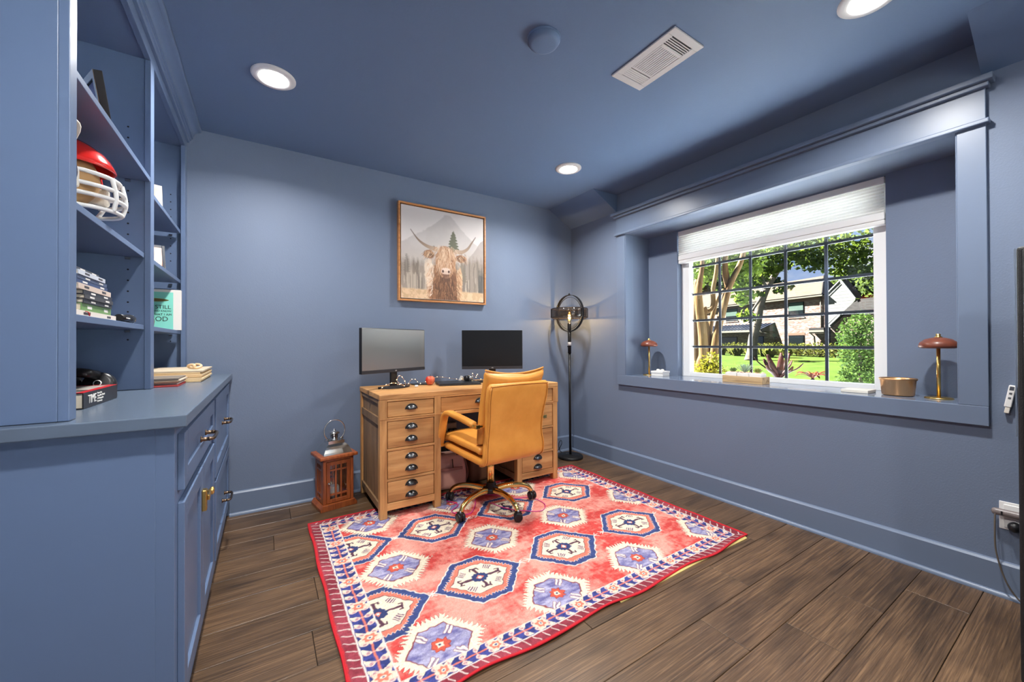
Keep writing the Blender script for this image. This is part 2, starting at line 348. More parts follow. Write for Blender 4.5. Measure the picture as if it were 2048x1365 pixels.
# window
win = struct('window_1'); FX0, FX1 = 3.056, 3.116; GY0, GY1, GZ0, GZ1 = 0.812, 1.99, 0.852, 1.972
def wb(n, m, *q, bv=0.002): return MB().box(*q).build(n, M[m], win, bevel=bv)
wb('frame_stile', 'vinyl', FX0, WO0, ZN0, FX1, GY0-.012, WZ1); wb('frame_stile', 'vinyl', FX0, GY1, ZN0, FX1, WO1, WZ1)
wb('frame_rail', 'vinyl', FX0, GY0-.012, ZN0, FX1, GY1, GZ0-.006); wb('frame_rail', 'vinyl', FX0, GY0-.012, GZ1, FX1, GY1, WZ1)
wb('pane', 'glass', 3.098, GY0-.012, GZ0-.006, 3.101, GY1, GZ1, bv=0)
cw = (GY1-GY0)/5
for k in range(1, 5): wb('muntin_bar', 'bar', 3.103, GY0+cw*k-.0095, GZ0-.006, 3.113, GY0+cw*k+.0095, GZ1)
for z in (1.064, 1.286, 1.51, 1.746): wb('muntin_bar', 'bar', 3.1035, GY0-.012, z-.0095, 3.1125, GY1, z+.0095)
# unseen glazed opening, added in the rear wall to let in fill daylight
dr = struct('fill_opening')
for q in ((RD0-.08, YR, 0, RD0, YR+.02, RDH+.08), (RD1, YR, 0, RD1+.08, YR+.02, RDH+.08), (RD0, YR, RDH, RD1, YR+.02, RDH+.08)):
    MB().box(*q).build('casing_board', M['trim'], dr)
for x in (RD0, 0.97, RD1-.06): MB().box(x, YR-.08, 0, x+.06, YR-.03, RDH).build('opening_stile', M['vinyl'], dr)
for a_, b_ in ((RD0+.06, .97), (1.03, RD1-.06)): MB().box(a_, YR-.057, 0, b_, YR-.053, RDH).build('pane', M['glass'], dr)
# shade
sh = thing('cellular_shade', 'white pleated cellular shade drawn up over top of window', 'shade', (3.02, 1.395, 1.775))
MB().box(3.0, WO0+.006, 2.012, 3.05, WO1-.006, 2.051).build('head_rail', M['vinyl'], sh, bevel=.003)
pl = []; z = 2.012; n = 9
for k in range(n):
    h_ = (2.012-1.845)/n; pl += [(3.008 if k else 3.012, z), (2.999, z-h_*.5)]; z -= h_
pl += [(3.008, 1.845)]; nf = len(pl)
MB().add([(a, WO0+.008, b) for a, b in pl]+[(a, WO1-.008, b) for a, b in pl], [(i, i+1, nf+i+1, nf+i) for i in range(nf-1)]).build('pleated_fabric', M['fabric_white'], sh)
MB().box(2.998, WO0+.006, 1.803, 3.05, WO1-.006, 1.845).box(3.001, WO0+.006, 1.776, 3.047, WO1-.006, 1.803).build('bottom_rail', M['vinyl'], sh, bevel=.005)
MB().box(2.990, 1.36, 1.788, 2.999, 1.44, 1.797).build('lift_handle', M['white'], sh, bevel=.002)

# ------------------------------------------------------------------ ceiling fittings
def downlight(x, y, label):
    t = thing('recessed_downlight', label, 'ceiling light', (x, y, ZC), 0, 'recessed ceiling downlights')
    prof = [(0.098, 0), (0.098, -0.004), (0.090, -0.010), (0.068, -0.012), (0.060, -0.006), (0.060, 0)]
    MB().lathe(prof, (x, y, ZC), 40, cap=False).build('trim_ring', M['white'], t)
    MB().lathe([(0.061, -0.006), (0.058, -.0105), (0.045, -.0135), (0.02, -.015), (0.0005, -0.0155)], (x, y, ZC), 40, cap=False).build('lens', M['lens'], t)
    l = bpy.data.lights.new('lamp_light', 'AREA'); l.shape = 'DISK'; l.size = 0.115; l.energy = CAN_W; l.spread = math.radians(152); l.color = (1.0, 0.975, 0.94)
    o = bpy.data.objects.new('lamp_light', l); COL.objects.link(o); o.parent = t; o.location = (0, 0, -0.017)
downlight(0.039, 2.28, 'round white downlight nearest the built-in bookcase')
downlight(1.967, 2.28, 'round white downlight above the desk and floor lamp corner')
downlight(1.985, 0.524, 'round white downlight cut off by the top of the photo')
downlight(0.039, 0.524, 'round white downlight above the photographer, out of view')
downlight(0.039, -1.1, 'round white downlight towards the added rear opening, bookcase side'); downlight(1.985, -1.1, 'round white downlight towards the added rear opening, window side')
sp = thing('ceiling_speaker', 'round blue-painted flush disc on the ceiling beside the vent', 'ceiling disc', (1.038, 1.364, ZC))
MB().lathe([(0.074, 0), (0.074, -.006), (0.071, -.007)], (1.038, 1.364, ZC), 40, cap=False).build('rim', M['ceil'], sp)
MB().lathe([(0.070, 0), (0.0705, -.012), (0.064, -.022), (0.050, -.026), (0.0005, -.027)], (1.038, 1.364, ZC), 40, cap=False).build('cover', M['ceil'], sp)
vt = thing('ceiling_vent', 'white rectangular metal air vent in the ceiling', 'vent', (1.568, 1.187, ZC))
VX0, VX1, VY0, VY1 = 1.464, 1.673, 1.010, 1.367
mb = MB()
for q in ((VX0, VY0, VX1, VY0+.035), (VX0, VY1-.035, VX1, VY1), (VX0, VY0+.035, VX0+.035, VY1-.035), (VX1-.035, VY0+.035, VX1, VY1-.035), (VX0+.035, 1.098, VX1-.035, 1.112), (VX0+.035, 1.262, VX1-.035, 1.272)):
    mb.box(q[0], q[1], ZC-.008, q[2], q[3], ZC)
mb.build('faceplate', M['white'], vt, bevel=.002)
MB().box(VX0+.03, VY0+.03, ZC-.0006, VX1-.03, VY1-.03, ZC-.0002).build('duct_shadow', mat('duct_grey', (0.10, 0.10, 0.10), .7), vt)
for k in range(11):
    x = VX0+.042+k*.0125; MB().box(x-.0045, 1.112, ZC-.0065, x+.0045, 1.262, ZC-.004, M=None).build('louvre', M['white'], vt)
for k in range(5):
    y = 1.055+k*.0105; MB().box(VX0+.035, y-.0025, ZC-.0065, VX1-.035, y+.0022, ZC-.004).build('louvre', M['white'], vt)
for k in range(5):
    y = 1.282+k*.0105; MB().box(VX0+.035, y-.0045, ZC-.0065, VX1-.035, y+.0045, ZC-.004).build('louvre', M['white'], vt)

# ------------------------------------------------------------------ built-in cabinets along the left wall
XB, YB = -0.403, 1.385
bk = thing('bookcase', 'tall blue painted built-in bookcase with open shelves and crown moulding', 'bookcase', (-0.59, 2.24, 0.913))
def bp_(n, *q, bv=0.0015, m='cab'): return MB().box(*q).build(n, M[m], bk, bevel=bv)
G = 0.0006
bp_('side_panel', XL+.002, YB, .9135, XB-.02, YB+.022, 2.438); bp_('side_panel', XL+.002, 3.062, .9135, XB-.02, YW-G, 2.438)
bp_('back_panel', XL+.002, YB+.022, .9135, XL+.016, 3.062, 2.438); bp_('divider', XL+.016, 2.200, .9135, XB-.02, 2.240, 2.30)
bp_('stile', XB-.02, YB, .9135, XB, 1.427, 2.438); bp_('stile', XB-.02, 2.190, .9135, XB, 2.247, 2.295); bp_('stile', XB-.02, 3.022, .9135, XB, YW-G, 2.438)
bp_('head_rail', XB-.02, 1.427, 2.295, XB, 3.022, 2.438); bp_('top_panel', XL+.016, YB+.022, 2.30, XB-.02, 3.062, 2.32)
cr = [(XB, 2.345), (XB+.012, 2.345), (XB+.014, 2.358), (XB+.021, 2.362), (XB+.021, 2.369), (XB+.030, 2.372)]
for k in range(9):
    t = k/8*pi/2; cr.append((XB+.030+.030*(1-math.cos(t)), 2.374+.044*math.sin(t)))
cr += [(XB+.066, 2.420), (XB+.070, 2.426), (XB+.070, ZC-.0005), (XB, ZC-.0005)]
MB().prism(cr, 'y', YB, YW-G).build('crown_moulding', M['cab'], bk)
for z, xf in ((1.802, XB-.001), (1.482, XB-.021), (1.182, XB-.021)): bp_('shelf', XL+.017, 1.4275 if xf < XB-.01 else 1.4275, z-.020, xf, 2.1895, z)
for z, xf in ((1.782, XB-.021), (1.485, XB-.021), (1.182, XB-.021)): bp_('shelf', XL+.017, 2.2475, z-.020, xf, 3.0215, z)
hole = mat('pin_hole_dark', (0.004, 0.005, 0.008), .8)
for z in (2.0, 1.955, 1.91, 1.865, 1.735, 1.69, 1.645, 1.60, 1.555, 1.41, 1.365, 1.32, 1.275, 1.235, 1.12):
    MB().lathe([(.0035, 0), (.0035, .0008)], (-.475, 2.2, z), 8, M=Matrix.Rotation(pi/2, 4, 'X')).build('pin_hole', hole, bk)
for z in (2.0, 1.955, 1.91, 1.865, 1.82, 1.735, 1.69, 1.645, 1.60, 1.41, 1.12):
    MB().lathe([(.0035, 0), (.0035, .0008)], (-.475, 3.062, z), 8, M=Matrix.Rotation(pi/2, 4, 'X')).build('pin_hole', hole, bk)
for z, y in ((1.780, 2.192), (1.460, 2.192), (1.160, 2.192), (1.760, 3.054), (1.463, 3.054), (1.160, 3.054)):
    MB().box(-.482, y-.004, z-.010, -.466, y+.004, z-.0005).build('shelf_pin', M['steel'], bk)
ct = MB().box(XL+.002, 1.343, .880, -.175, YW-G, .9125).build('countertop', mat('counter_paint', (0.105, 0.138, 0.19), 0.27, bump=(40, .12, .001), stretch=(.2, 1, 1)), bevel=.003)
tag(ct, 'long blue-grey painted countertop over the drawer cabinets', 'countertop')
bc = thing('base_cabinet', 'blue shaker base cabinet with drawers, doors and bronze pulls', 'cabinet', (-0.48, 2.24, 0))
XF = -0.206
MB().box(XL+.002, YB, 0, XF, YW-G, .8795).build('carcass', M['cab'], bc, bevel=.0015)
MB().box(XL+.002, YB-.003, .0, -.245, YB, .8795).build('end_panel', M['cab'], bc, bevel=.001)
def front(n, y0, y1, z0, z1, fr=0.055):
    mb = MB(); x0, x1 = XF, XF+.016
    for q in ((y0, z0, y0+fr, z1), (y1-fr, z0, y1, z1), (y0+fr, z0, y1-fr, z0+fr), (y0+fr, z1-fr, y1-fr, z1)): mb.box(x0, q[0], q[1], x1, q[2], q[3])
    o = mb.build(n, M['cab'], bc, bevel=.002)
    MB().box(x0, y0+fr, z0+fr, x1-.009, y1-fr, z1-fr).build('inset_panel', M['cab'], o); return o
def pull(parent, y, z, L=.11):
    x = XF+.016
    pts = smoothpath([(x+.004, y-L/2, z), (x+.026, y-L/2, z), (x+.036, y-L/2+.012, z), (x+.038, y, z), (x+.036, y+L/2-.012, z), (x+.026, y+L/2, z), (x+.004, y+L/2, z)], 5)
    mb = MB().tube(pts, .0058, 8)
    for s in (-1, 1): mb.lathe([(.011, 0), (.011, .003), (.007, .006), (.007, .024), (.009, .027)], (x, y+s*L/2, z), 12, M=Matrix.Rotation(pi/2, 4, 'Y'))
    mb.build('pull_handle', M['bronze'], parent)
d = front('drawer', 1.425, 2.200, .690, .850); pull(d, 1.81, .765, .13)
d = front('drawer', 2.262, 3.055, .480, .850); pull(d, 2.62, .685, .13)
d = front('drawer', 2.262, 3.055, .095, .462); pull(d, 2.62, .275, .13)
d1 = front('door', 1.425, 1.808, .095, .655); d2 = front('door', 1.814, 2.200, .095, .655)
x = XF+.016
MB().box(x, 1.775, .50, x+.014, 1.806, .575).box(x+.014, 1.782, .535, x+.022, 1.85, .555).build('latch', M['brass'], d1, bevel=.003)
MB().lathe([(.006, 0), (.006, .012), (.014, .018), (.015, .024), (.010, .029)], (x, 1.862, .545), 14, M=Matrix.Rotation(pi/2, 4, 'Y')).build('knob', M['brass'], d2)

# ---- things on the shelves
def colm(name, rgb, rough=.6, **k): return mat(name, lin(rgb), rough, **k)
pf = thing('photo_frame', 'black photo frame with lilac picture on the top bookcase shelf', 'photo frame', (-.45, 1.834, 1.8032), 0, local=True)
MT = Matrix.Rotation(math.radians(-10), 4, 'X')
def fr_(p, w, h, b, d, m, mp, MT):
    mb = MB()
    for q in ((-w/2, 0, -w/2+b, h), (w/2-b, 0, w/2, h), (-w/2+b, 0, w/2-b, b), (-w/2+b, h-b, w/2-b, h)): mb.box(q[0], 0, q[1], q[2], d, q[3], M=MT)
    mb.build('frame', m, p, bevel=.002); MB().box(-w/2+b, d*.3, b, w/2-b, d*.45, h-b, M=MT).build('picture', mp, p)
    MB().box(-.02, d, 0.0, .02, d+.004, h*.7, M=MT).build('easel_back', M['black'], p)
_e = Vector((.45, -.89, 0)).normalized(); _u = Vector((0, -.12, .155)).normalized()
fr_(pf, .20, .196, .020, .022, M['black'], colm('lilac_photo', (150,150,205), .35, var=(14, lin((205,205,235)))), basis(-_e*.1, _e, -_e.cross(_u), _u))
MB().box(-.1, -.002, .176, .1, 0, .196, M=basis(-_e*.1, _e, -_e.cross(_u), _u)).build('silver_edge', M['steel'], pf, local=True); MB().box(.085, -.002, 0, .1, 0, .176, M=basis(-_e*.1, _e, -_e.cross(_u), _u)).build('silver_edge', M['steel'], pf, local=True)
# helmets
def helmet(name, label, loc, rz, shell, mask, group, extra=True):
    t = thing(name, label, 'helmet', loc, rz, group, local=True)
    mb = MB(); seg, rg = 36, 20; vs = []; R = (.136, .112, .128)
    for i in range(rg+1):
        th = -1.05+(pi/2+1.05)*i/rg
        for k in range(seg):
            a = 2*pi*k/seg; c = math.cos(th)
            vs.append((R[0]*c*math.cos(a), R[1]*c*math.sin(a), .150+R[2]*math.sin(th)))
    fs = []
    for i in range(rg):
        for k in range(seg):
            a = 2*pi*(k+.5)/seg; th = -1.05+(pi/2+1.05)*(i+.5)/rg; z = .150+R[2]*math.sin(th)
            front_ = math.cos(a)
            if front_ > .50-.30*max(0, (.15-z)/.1) and z < .178: continue      # face opening
            if front_ > .2 and z < .085: continue
            fs.append((i*seg+k, i*seg+(k+1) % seg, (i+1)*seg+(k+1) % seg, (i+1)*seg+k))
    mb.add(vs, fs, 0, True); o = mb.build('shell', shell, t)
    s = o.modifiers.new('solid', 'SOLIDIFY'); s.thickness = .006
    MB().sphere((-.012, 0, .148), (.104, .088, .10), 24, 12).build('padding', colm('tan_padding', (172,136,92), .8), t)
    g = MB()
    def arc(z, r, x0, ry, a0=78):
        return [(x0+r*math.cos(math.radians(a)), ry*math.sin(math.radians(a)), z) for a in range(-a0, a0+1, 13)]
    for z, dx, ry in ((.150, 0, .108), (.112, .010, .106), (.082, .012, .100), (.046, .006, .088)): g.tube(arc(z, .118, .02+dx, ry), .0066, 7)
    for yy in (-.035, .035): g.tube(smoothpath([(.136, yy, .150), (.144, yy, .112), (.146, yy, .082), (.138, yy*.9, .046)], 4), .0062, 7)
    for s_ in (-1, 1): g.tube(smoothpath([(.055, s_*.106, .150), (.070, s_*.104, .112), (.068, s_*.1, .082), (.055, s_*.088, .046)], 4), .0062, 7)
    g.build('face_mask', mask, t)
    if extra:
        for s_ in (-1, 1):
            MB().box(-.05, s_*.1075-.0015, .186, .055, s_*.1075+.0015, .214).build('brow_plate', mask, t, bevel=.001)
        for s_ in (-1, 1): MB().box(.02, s_*.096-.012, .09, .085, s_*.096+.008, .15).build('jaw_pad', M['cream'], t, bevel=.01, seg=3)
    return t
hm = helmet('football_helmet', 'red football helmet with white face mask on bookcase shelf', (-.545, 1.790, 1.4825), math.radians(-6), M['red'], M['white'], 'football helmets')
text('lettering', 'Riddell', .026, colm('maroon_print', (110,20,25)), hm, basis((0, -.1097, .199), (1,0,0), (0,0,1), (0,-1,0)))
h2 = helmet('football_helmet', 'navy football helmet with navy mask, mostly hidden by bookcase stile', (-.585, 1.543, 1.4825), math.radians(-20), M['navy'], M['navy'], 'football helmets', False)
MB().tube(smoothpath([(.04, -.10, .12), (.13, -.06, .21), (.15, 0, .22), (.13, .06, .21), (.04, .10, .12)], 5), .011, 8, flat=.4).build('chin_strap', M['cream'], h2)
MB().box(.105, -.03, .19, .15, .03, .285).build('visor_clip', M['navy'], h2, bevel=.008)
# stack of books
cols = [(226,216,205), (112,150,92), (60,62,66), (70,70,72), (52,54,60), (208,190,176), (60,76,112), (74,86,112), (196,202,212), (66,68,72)]
labs = ['white hardback with red ribbon at the bottom of the book stack', 'green-spined book second from the bottom of the stack', 'dark case third from the bottom of the book stack', 'dark case fourth from the bottom of the book stack', 'dark case fifth from the bottom of the book stack', 'pink-beige spined book in the middle of the stack', 'blue-spined case above the pink-beige book in the stack', 'slate blue case third from the top of the stack', 'white spined case second from the top of the stack', 'grey case topmost of the stack on the bookcase shelf']
z = 1.1825
for i, (c, lb) in enumerate(zip(cols, labs)):
    th_ = [.017, .022, .0125, .0125, .0125, .016, .012, .012, .013, .008][i]; L0 = [1.555, 1.60, 1.60, 1.60, 1.60, 1.56, 1.56, 1.56, 1.56, 1.555][i]; L1 = [1.895, 1.852, 1.845, 1.845, 1.845, 1.83, 1.81, 1.80, 1.775, 1.74][i]
    x1 = -.438+RNG.uniform(-.006, .006); t = thing('book', lb, 'book', ((x1-.09), (L0+L1)/2, z), 0, 'books stacked on the bookcase shelf')
    m = colm('cover', c, .45); cv = MB().box(x1-.17, L0, z, x1, L1, z+.0018).box(x1-.17, L0, z+th_-.0018, x1, L1, z+th_-.0004).box(x1-.002, L0, z+.0018, x1, L1, z+th_-.0018).build('cover', m, t)
    MB().box(x1-.166, L0+.003, z+.0018, x1-.002, L1-.003, z+th_-.0018).build('pages', M['paper'], t)
    for k in range(2):
        y = L0+(.2+.5*k+RNG.uniform(-.05, .05))*(L1-L0); MB().box(x1, y, z+th_*.3, x1+.0004, y+.035, z+th_*.7).build('spine_label', M['white_paper'] if c[0] < 180 else colm('spine_ink', (70,70,75)), t)
    if i == 0: text('numeral', '7', .014, colm('ink', (40,40,44)), t, basis((x1+.0006, 1.655, z+th_*.5), (0,1,0), (0,0,1), (1,0,0)))
    if i == 0: MB().tube(smoothpath([(x1-.02, L0+.06, z+.016), (x1+.004, L0+.065, z+.014), (x1+.005, L0+.075, z+.003)], 4), .0028, 6, flat=.4).build('ribbon', M['red'], t)
    z += th_
fl_ = thing('flashlight', 'small black flashlight lying on the bookcase shelf beside the books', 'flashlight', (-.452, 2.06, 1.1825))
R90 = Matrix.Rotation(-pi/2, 4, 'X')
MB().lathe([(.012, 0), (.0125, .07), (.0125, .09), (.017, .105), (.0175, .135)], (-.452, 1.98, 1.2005), 18, M=R90).build('barrel', M['black'], fl_)
MB().lathe([(.0185, .0), (.0185, .012), (.014, .0135)], (-.452, 2.115, 1.2005), 18, M=R90).build('head_ring', M['steel'], fl_)
MB().lathe([(.014, 0), (.0005, .001)], (-.452, 2.1286, 1.2005), 18, M=R90, cap=False).build('lens', M['white'], fl_)
MB().box(-.4385, 2.01, 1.199, -.4380, 2.06, 1.2025).build('print_strip', M['white_paper'], fl_)
# far bay
cd_ = MB().box(-.085, 0, 0, .085, .003, .165, M=Matrix.Rotation(math.radians(-9), 4, 'X')).build('greeting_card', colm('card', (226,224,206), .5, var=(9, lin((226,170,130)), 1)))
cd_.location = (-.535, 2.70, 1.7825); cd_.rotation_euler.z = math.radians(18); tag(cd_, 'cream picture card leaning on the upper far bookcase shelf', 'card')
pf2 = thing('photo_frame', 'silver photo frame with portrait print on the middle far shelf', 'photo frame', (-.525, 2.66, 1.4895), math.radians(20), local=True)
fr_(pf2, .19, .135, .013, .012, M['steel'], colm('portrait_print', (232,224,218), .35, var=(11, lin((216,140,110)), 1)), Matrix.Rotation(math.radians(-12), 4, 'X'))
tb_ = thing('devotional_book', 'teal and white book standing face out on the lower far shelf', 'book', (-.515, 2.94, 1.1825))
yb = 2.925
MB().box(-.64, yb, 1.1825, -.408, yb+.028, 1.413).build('cover', M['white_paper'], tb_, bevel=.001)
MB().box(-.64, yb-.0006, 1.1840, -.442, yb, 1.398).build('teal_panel', colm('teal', (132,214,196), .5), tb_)
tm = colm('dark_print', (52,66,60)); BX = lambda x, z: basis((x, yb-.0012, z), (1,0,0), (0,0,1), (0,-1,0))
text('title', 'STILL', .030, tm, tb_, BX(-.486, 1.312)); text('title', 'AND KNOW', .014, tm, tb_, BX(-.490, 1.290)); text('title', 'THAT I AM', .017, tm, tb_, BX(-.490, 1.270)); text('title', 'GOD', .036, tm, tb_, BX(-.505, 1.244))
lf = [(-.505+.045*math.cos(a), 1.352+.009*math.sin(a)*(1-.3*math.cos(a))) for a in [2*pi*k/20 for k in range(20)]]
MB().prism(lf, 'y', yb-.0012, yb-.0004).build('gold_feather', M['brass'], tb_)
vs_ = thing('vase', 'small brown patterned vase in front of the teal book', 'vase', (-.548, 2.86, 1.1825))
MB().lathe([(.022, 0), (.034, .015), (.038, .045), (.032, .075), (.018, .10), (.012, .125), (.014, .13)], (-.548, 2.86, 1.1827), 22).build('body', colm('vase_brown', (96,70,52), .5, var=(30, lin((150,120,90)))), vs_)
# TIME book and headphones on the counter
def M2(o, rz): return Matrix.Translation(o) @ Matrix.Rotation(rz, 4, 'Z')
bt = thing('hardback_book', 'thick black and red hardback lettered TIME on the countertop', 'book', (-.443, 1.62, .913), math.radians(89), local=True)
MB().box(0, 0, 0, .285, .003, .047).box(0, .003, 0, .285, .20, .003).box(0, .003, .044, .285, .20, .047).build('cover', colm('book_black', (38,37,40), .35), bt, bevel=.001)
MB().box(.004, .003, .003, .281, .195, .044).build('pages', M['paper'], bt)
MB().box(0, .0, .0471, .285, .20, .0476).build('cover_border', colm('book_red', (196,36,44), .35), bt)
MB().box(.018, .018, .0477, .267, .19, .0480).build('cover_photo', colm('cover_photo', (70,66,62), .3, var=(16, lin((190,184,176)), 2)), bt)
SP = lambda x, z: basis((x, -.0006, z), (1,0,0), (0,0,1), (0,-1,0))
text('lettering', 'TIME', .036, M['white_paper'], bt, SP(.062, .0235), sx=.82)
for k, w in enumerate(('Events that', 'Shaped the World', 'in Photographs', 'Anniversary')): text('lettering', w, .0082, M['white_paper'], bt, SP(.102, .036-k*.0085), ax='LEFT')
hp = thing('headphones', 'black over-ear headphones lying behind the TIME book', 'headphones', (-.55, 1.93, .913))
for i, (x, y) in enumerate(((-.500, 1.972), (-.590, 2.0))):
    Mr = Matrix.Rotation(math.radians(-78), 4, 'X') @ Matrix.Rotation(.25, 4, 'Y')
    c = MB().lathe([(.030, -.03), (.044, -.026), (.046, -.012), (.043, 0), (.041, .006), (.03, .009), (.0005, .010)], (x, y-.01, .960), 28, M=Matrix.Rotation(math.radians(72), 4, 'X')).build('ear_cup', M['black'], hp)
    if i == 0: MB().lathe([(.009, 0), (.012, .0012), (.009, .0024)], (x, y-.021, .9635), 20, M=Matrix.Rotation(math.radians(72), 4, 'X'), cap=False).build('emblem_ring', M['white_paper'], c)
MB().tube(smoothpath([(-.500, 1.965, .99), (-.515, 1.925, 1.0), (-.545, 1.925, 1.005), (-.575, 1.935, 1.0), (-.590, 1.99, .99)], 6), .009, 8, flat=1.8).build('headband', M['blackmetal'], hp)
# newspapers and magazines on the counter
def stack(name, label, cat, x0, y0, x1, y1, z0, n, th, cols, grp, cut=0.004):
    z = z0
    for k in range(n):
        dx, dy = RNG.uniform(-cut, cut), RNG.uniform(-cut*1.5, cut*1.5); c = cols[k % len(cols)]
        o = MB().box(x0+dx, y0+dy, z+.0002, x1+dx, y1+dy, z+th-.0002).build(name, mat(name+'_paper', lin(c), .8, bump=(400, .5, .0015), stretch=(.05, .05, 1)), None, bevel=.0012, seg=2)
        tag(o, label[k] if isinstance(label, list) else label, cat, grp); z += th
    return z
od = ['bottom', 'second', 'third', 'fourth', 'fifth', 'topmost']
zt = stack('newspaper', ['%s folded yellowed newspaper of the tall pile on the countertop' % k for k in od], 'newspaper', -.56, 2.480, -.268, 2.90, .913, 6, .0095, [(214,186,140), (226,200,158), (206,172,126), (220,192,150), (210,180,136), (200,184,160)], 'newspapers piled on the countertop', .006)
stack('magazine', ['%s magazine of the short pile in front of the newspapers' % k for k in ('red bottom', 'white second', 'brown third', 'cream fourth', 'grey topmost')], 'magazine', -.54, 2.262, -.325, 2.462, .913, 5, .0075, [(190,70,66), (222,216,208), (128,92,74), (214,194,170), (120,110,100)], 'magazines piled on the countertop', .008)
rg_ = thing('twisted_ornament', 'small pale twisted knot ornament on top of the newspaper pile', 'ornament', (-.31, 2.62, zt))
kn = [(-.31+.019*math.cos(a)+.008*math.cos(3*a), 2.62+.019*math.sin(a), zt+.016+.0085*math.sin(2*a)) for a in [2*pi*k/40 for k in range(40)]]
MB().tube(kn, .0066, 8, closed=True).build('knot', colm('ornament_cream', (222,190,150), .35), rg_)

# ------------------------------------------------------------------ desk
DX0, DX1, DY0, DY1 = 0.600, 2.002, 2.470, 3.055
dk = thing('desk', 'wide pine pedestal desk with cup-pull drawers', 'desk', (1.30, 2.76, 0))
def db(n, m, *q, bv=.002): return MB().box(*q).build(n, M[m], dk, bevel=bv)
db('desktop', 'pine', DX0-.004, DY0-.004, .748, DX1+.004, DY1, .782, bv=.004)
PI0, PI1 = 1.000, 1.612      # inner faces of the pedestals
for x in (DX0, PI0-.045, PI1, DX1-.045):
    db('leg', 'pine_v', x, DY0, 0.0068, x+.045, DY0+.045, .748); db('leg', 'pine_v', x, DY1-.045, 0.002, x+.045, DY1, .748)
for (a, b) in ((DX0+.045, PI0-.045), (PI0, PI1), (PI1+.045, DX1-.045)):
    db('rail', 'pine', a, DY0+.002, .737, b, DY0+.03, .748); db('rail', 'pine', a, DY0, .612, b, DY0+.03, .634)
for (a, b) in ((DX0+.045, PI0-.045), (PI1+.045, DX1-.045)):
    for z0, z1 in ((.055, .100), (.235, .250), (.425, .440)): db('rail', 'pine', a, DY0+.002, z0, b, DY0+.03, z1)
db('rail', 'pine', PI0, DY1-.02, .60, PI1, DY1, .748)
for xo, xi in ((DX0+.006, DX0+.026), (PI0-.026, PI0-.006), (PI1+.006, PI1+.026), (DX1-.026, DX1-.006)):
    n = 4
    for k in range(n):
        a = DY0+.045+(DY1-DY0-.09)*k/n; b = DY0+.045+(DY1-DY0-.09)*(k+1)/n
        db('side_board', 'pine_side', xo+.006, a+.0008, .10, xi-.006, b-.0008, .748)
    for z0, z1 in ((.055, .10), (.585, .635), (.720, .748)): db('side_rail', 'pine_side', xo-.004, DY0+.045, z0, xi+.004, DY1-.045, z1)
for a, b in ((DX0+.03, PI0-.03), (PI1+.03, DX1-.03)): db('back_panel', 'pine_side', a, DY1-.03, .06, b, DY1-.018, .748)
db('back_rail', 'pine_side', PI0+.0, DY1-.03, .60, PI1, DY1-.022, .612)
for x in (DX0, PI0-.045, PI1, DX1-.045): db('apron_post', 'pine_v', x-(.0035 if x == DX0 else 0), DY0-.0035, .624, x+.045+(.0035 if x > 1.9 else 0), DY0-.0002, .748)
for (a, b) in ((DX0, PI0), (PI0, PI1), (PI1, DX1)): db('apron_rail', 'pine', a+.046 if a != PI0 else a+.001, DY0-.0035, .737, b-.046 if b != PI1 else b-.001, DY0-.0002, .748); db('apron_rail', 'pine', a+.046 if a != PI0 else a+.001, DY0-.0035, .612 if a == PI0 else .624, b-.046 if b != PI1 else b-.001, DY0-.0002, .634)
dkgap = mat('drawer_gap_shade', (.01, .007, .005), .9)
for (a, b, z0, z1) in ((DX0+.046, PI0-.046, .10, .737), (PI0+.001, PI1-.001, .634, .737), (PI1+.046, DX1-.046, .10, .737)): MB().box(a, DY0+.0465, z0, b, DY0+.048, z1).build('gap_shade_sheet', dkgap, dk)  # near-black sheet behind the fronts, gives the gaps their shade by colour
def cup_pull(parent, x, z, y):
    mb = MB(); w, hh, d = .036, .030, .024; nu, nv = 12, 6; vs = []
    for j in range(nv+1):
        b = j/nv*pi/2
        for i in range(nu+1):
            a = pi*i/nu
            vs.append((x+w*math.cos(a)*math.cos(b)**.6 if j < nv else x, y-d*math.sin(b)-.001, z-.010+hh*math.sin(a)*math.cos(b)**.6 if j < nv else z-.010+hh*.1))
    # quarter shell: rows from the mounting arc to the front lip
    vs = []
    for j in range(nv+1):
        t = j/nv
        for i in range(nu+1):
            a = pi*i/nu
            vs.append((x+w*(1-.18*t*t)*math.cos(a), y-.0005-d*math.sin(t*pi/2)*math.sin(a)**.5, z-.012+hh*(math.cos(t*pi/2)*.92+.08*(1-t))*math.sin(a)))
    fs = [(j*(nu+1)+i, j*(nu+1)+i+1, (j+1)*(nu+1)+i+1, (j+1)*(nu+1)+i) for j in range(nv) for i in range(nu)]
    mb.add(vs, fs, 0, True)
    rim = [(x+(w+.003)*math.cos(pi*i/14), y-.0015, z-.012+(hh+.003)*math.sin(pi*i/14)) for i in range(15)]
    mb.tube(rim, .003, 6)
    o = mb.build('cup_pull', M['pewter'], parent); s = o.modifiers.new('solid', 'SOLIDIFY'); s.thickness = .002
def drawer(x0, x1, z0, z1, pulls, inset=.004):
    o = MB().box(x0+.0045, DY0+inset, z0+.0035, x1-.0045, DY0+.045, z1-.0035).build('drawer_front', M['pine'], dk, bevel=.002)
    for px, pz in pulls: cup_pull(o, px, pz, DY0+inset)
    return o
for a, b in ((DX0+.045, PI0-.045), (PI1+.045, DX1-.045)):
    c = (a+b)/2
    drawer(a, b, .634, .737, [(c, .690)])
    for z0, z1 in ((.440, .612), (.250, .425), (.100, .235)):
        zz = (z0+z1)/2; drawer(a, b, z0, z1, [(c, zz+.036), (c, zz-.036)] if z1 < .24 else [(c, zz+.040), (c, zz-.038)])
drawer(PI0, PI1, .634, .737, [(1.30, .690)])

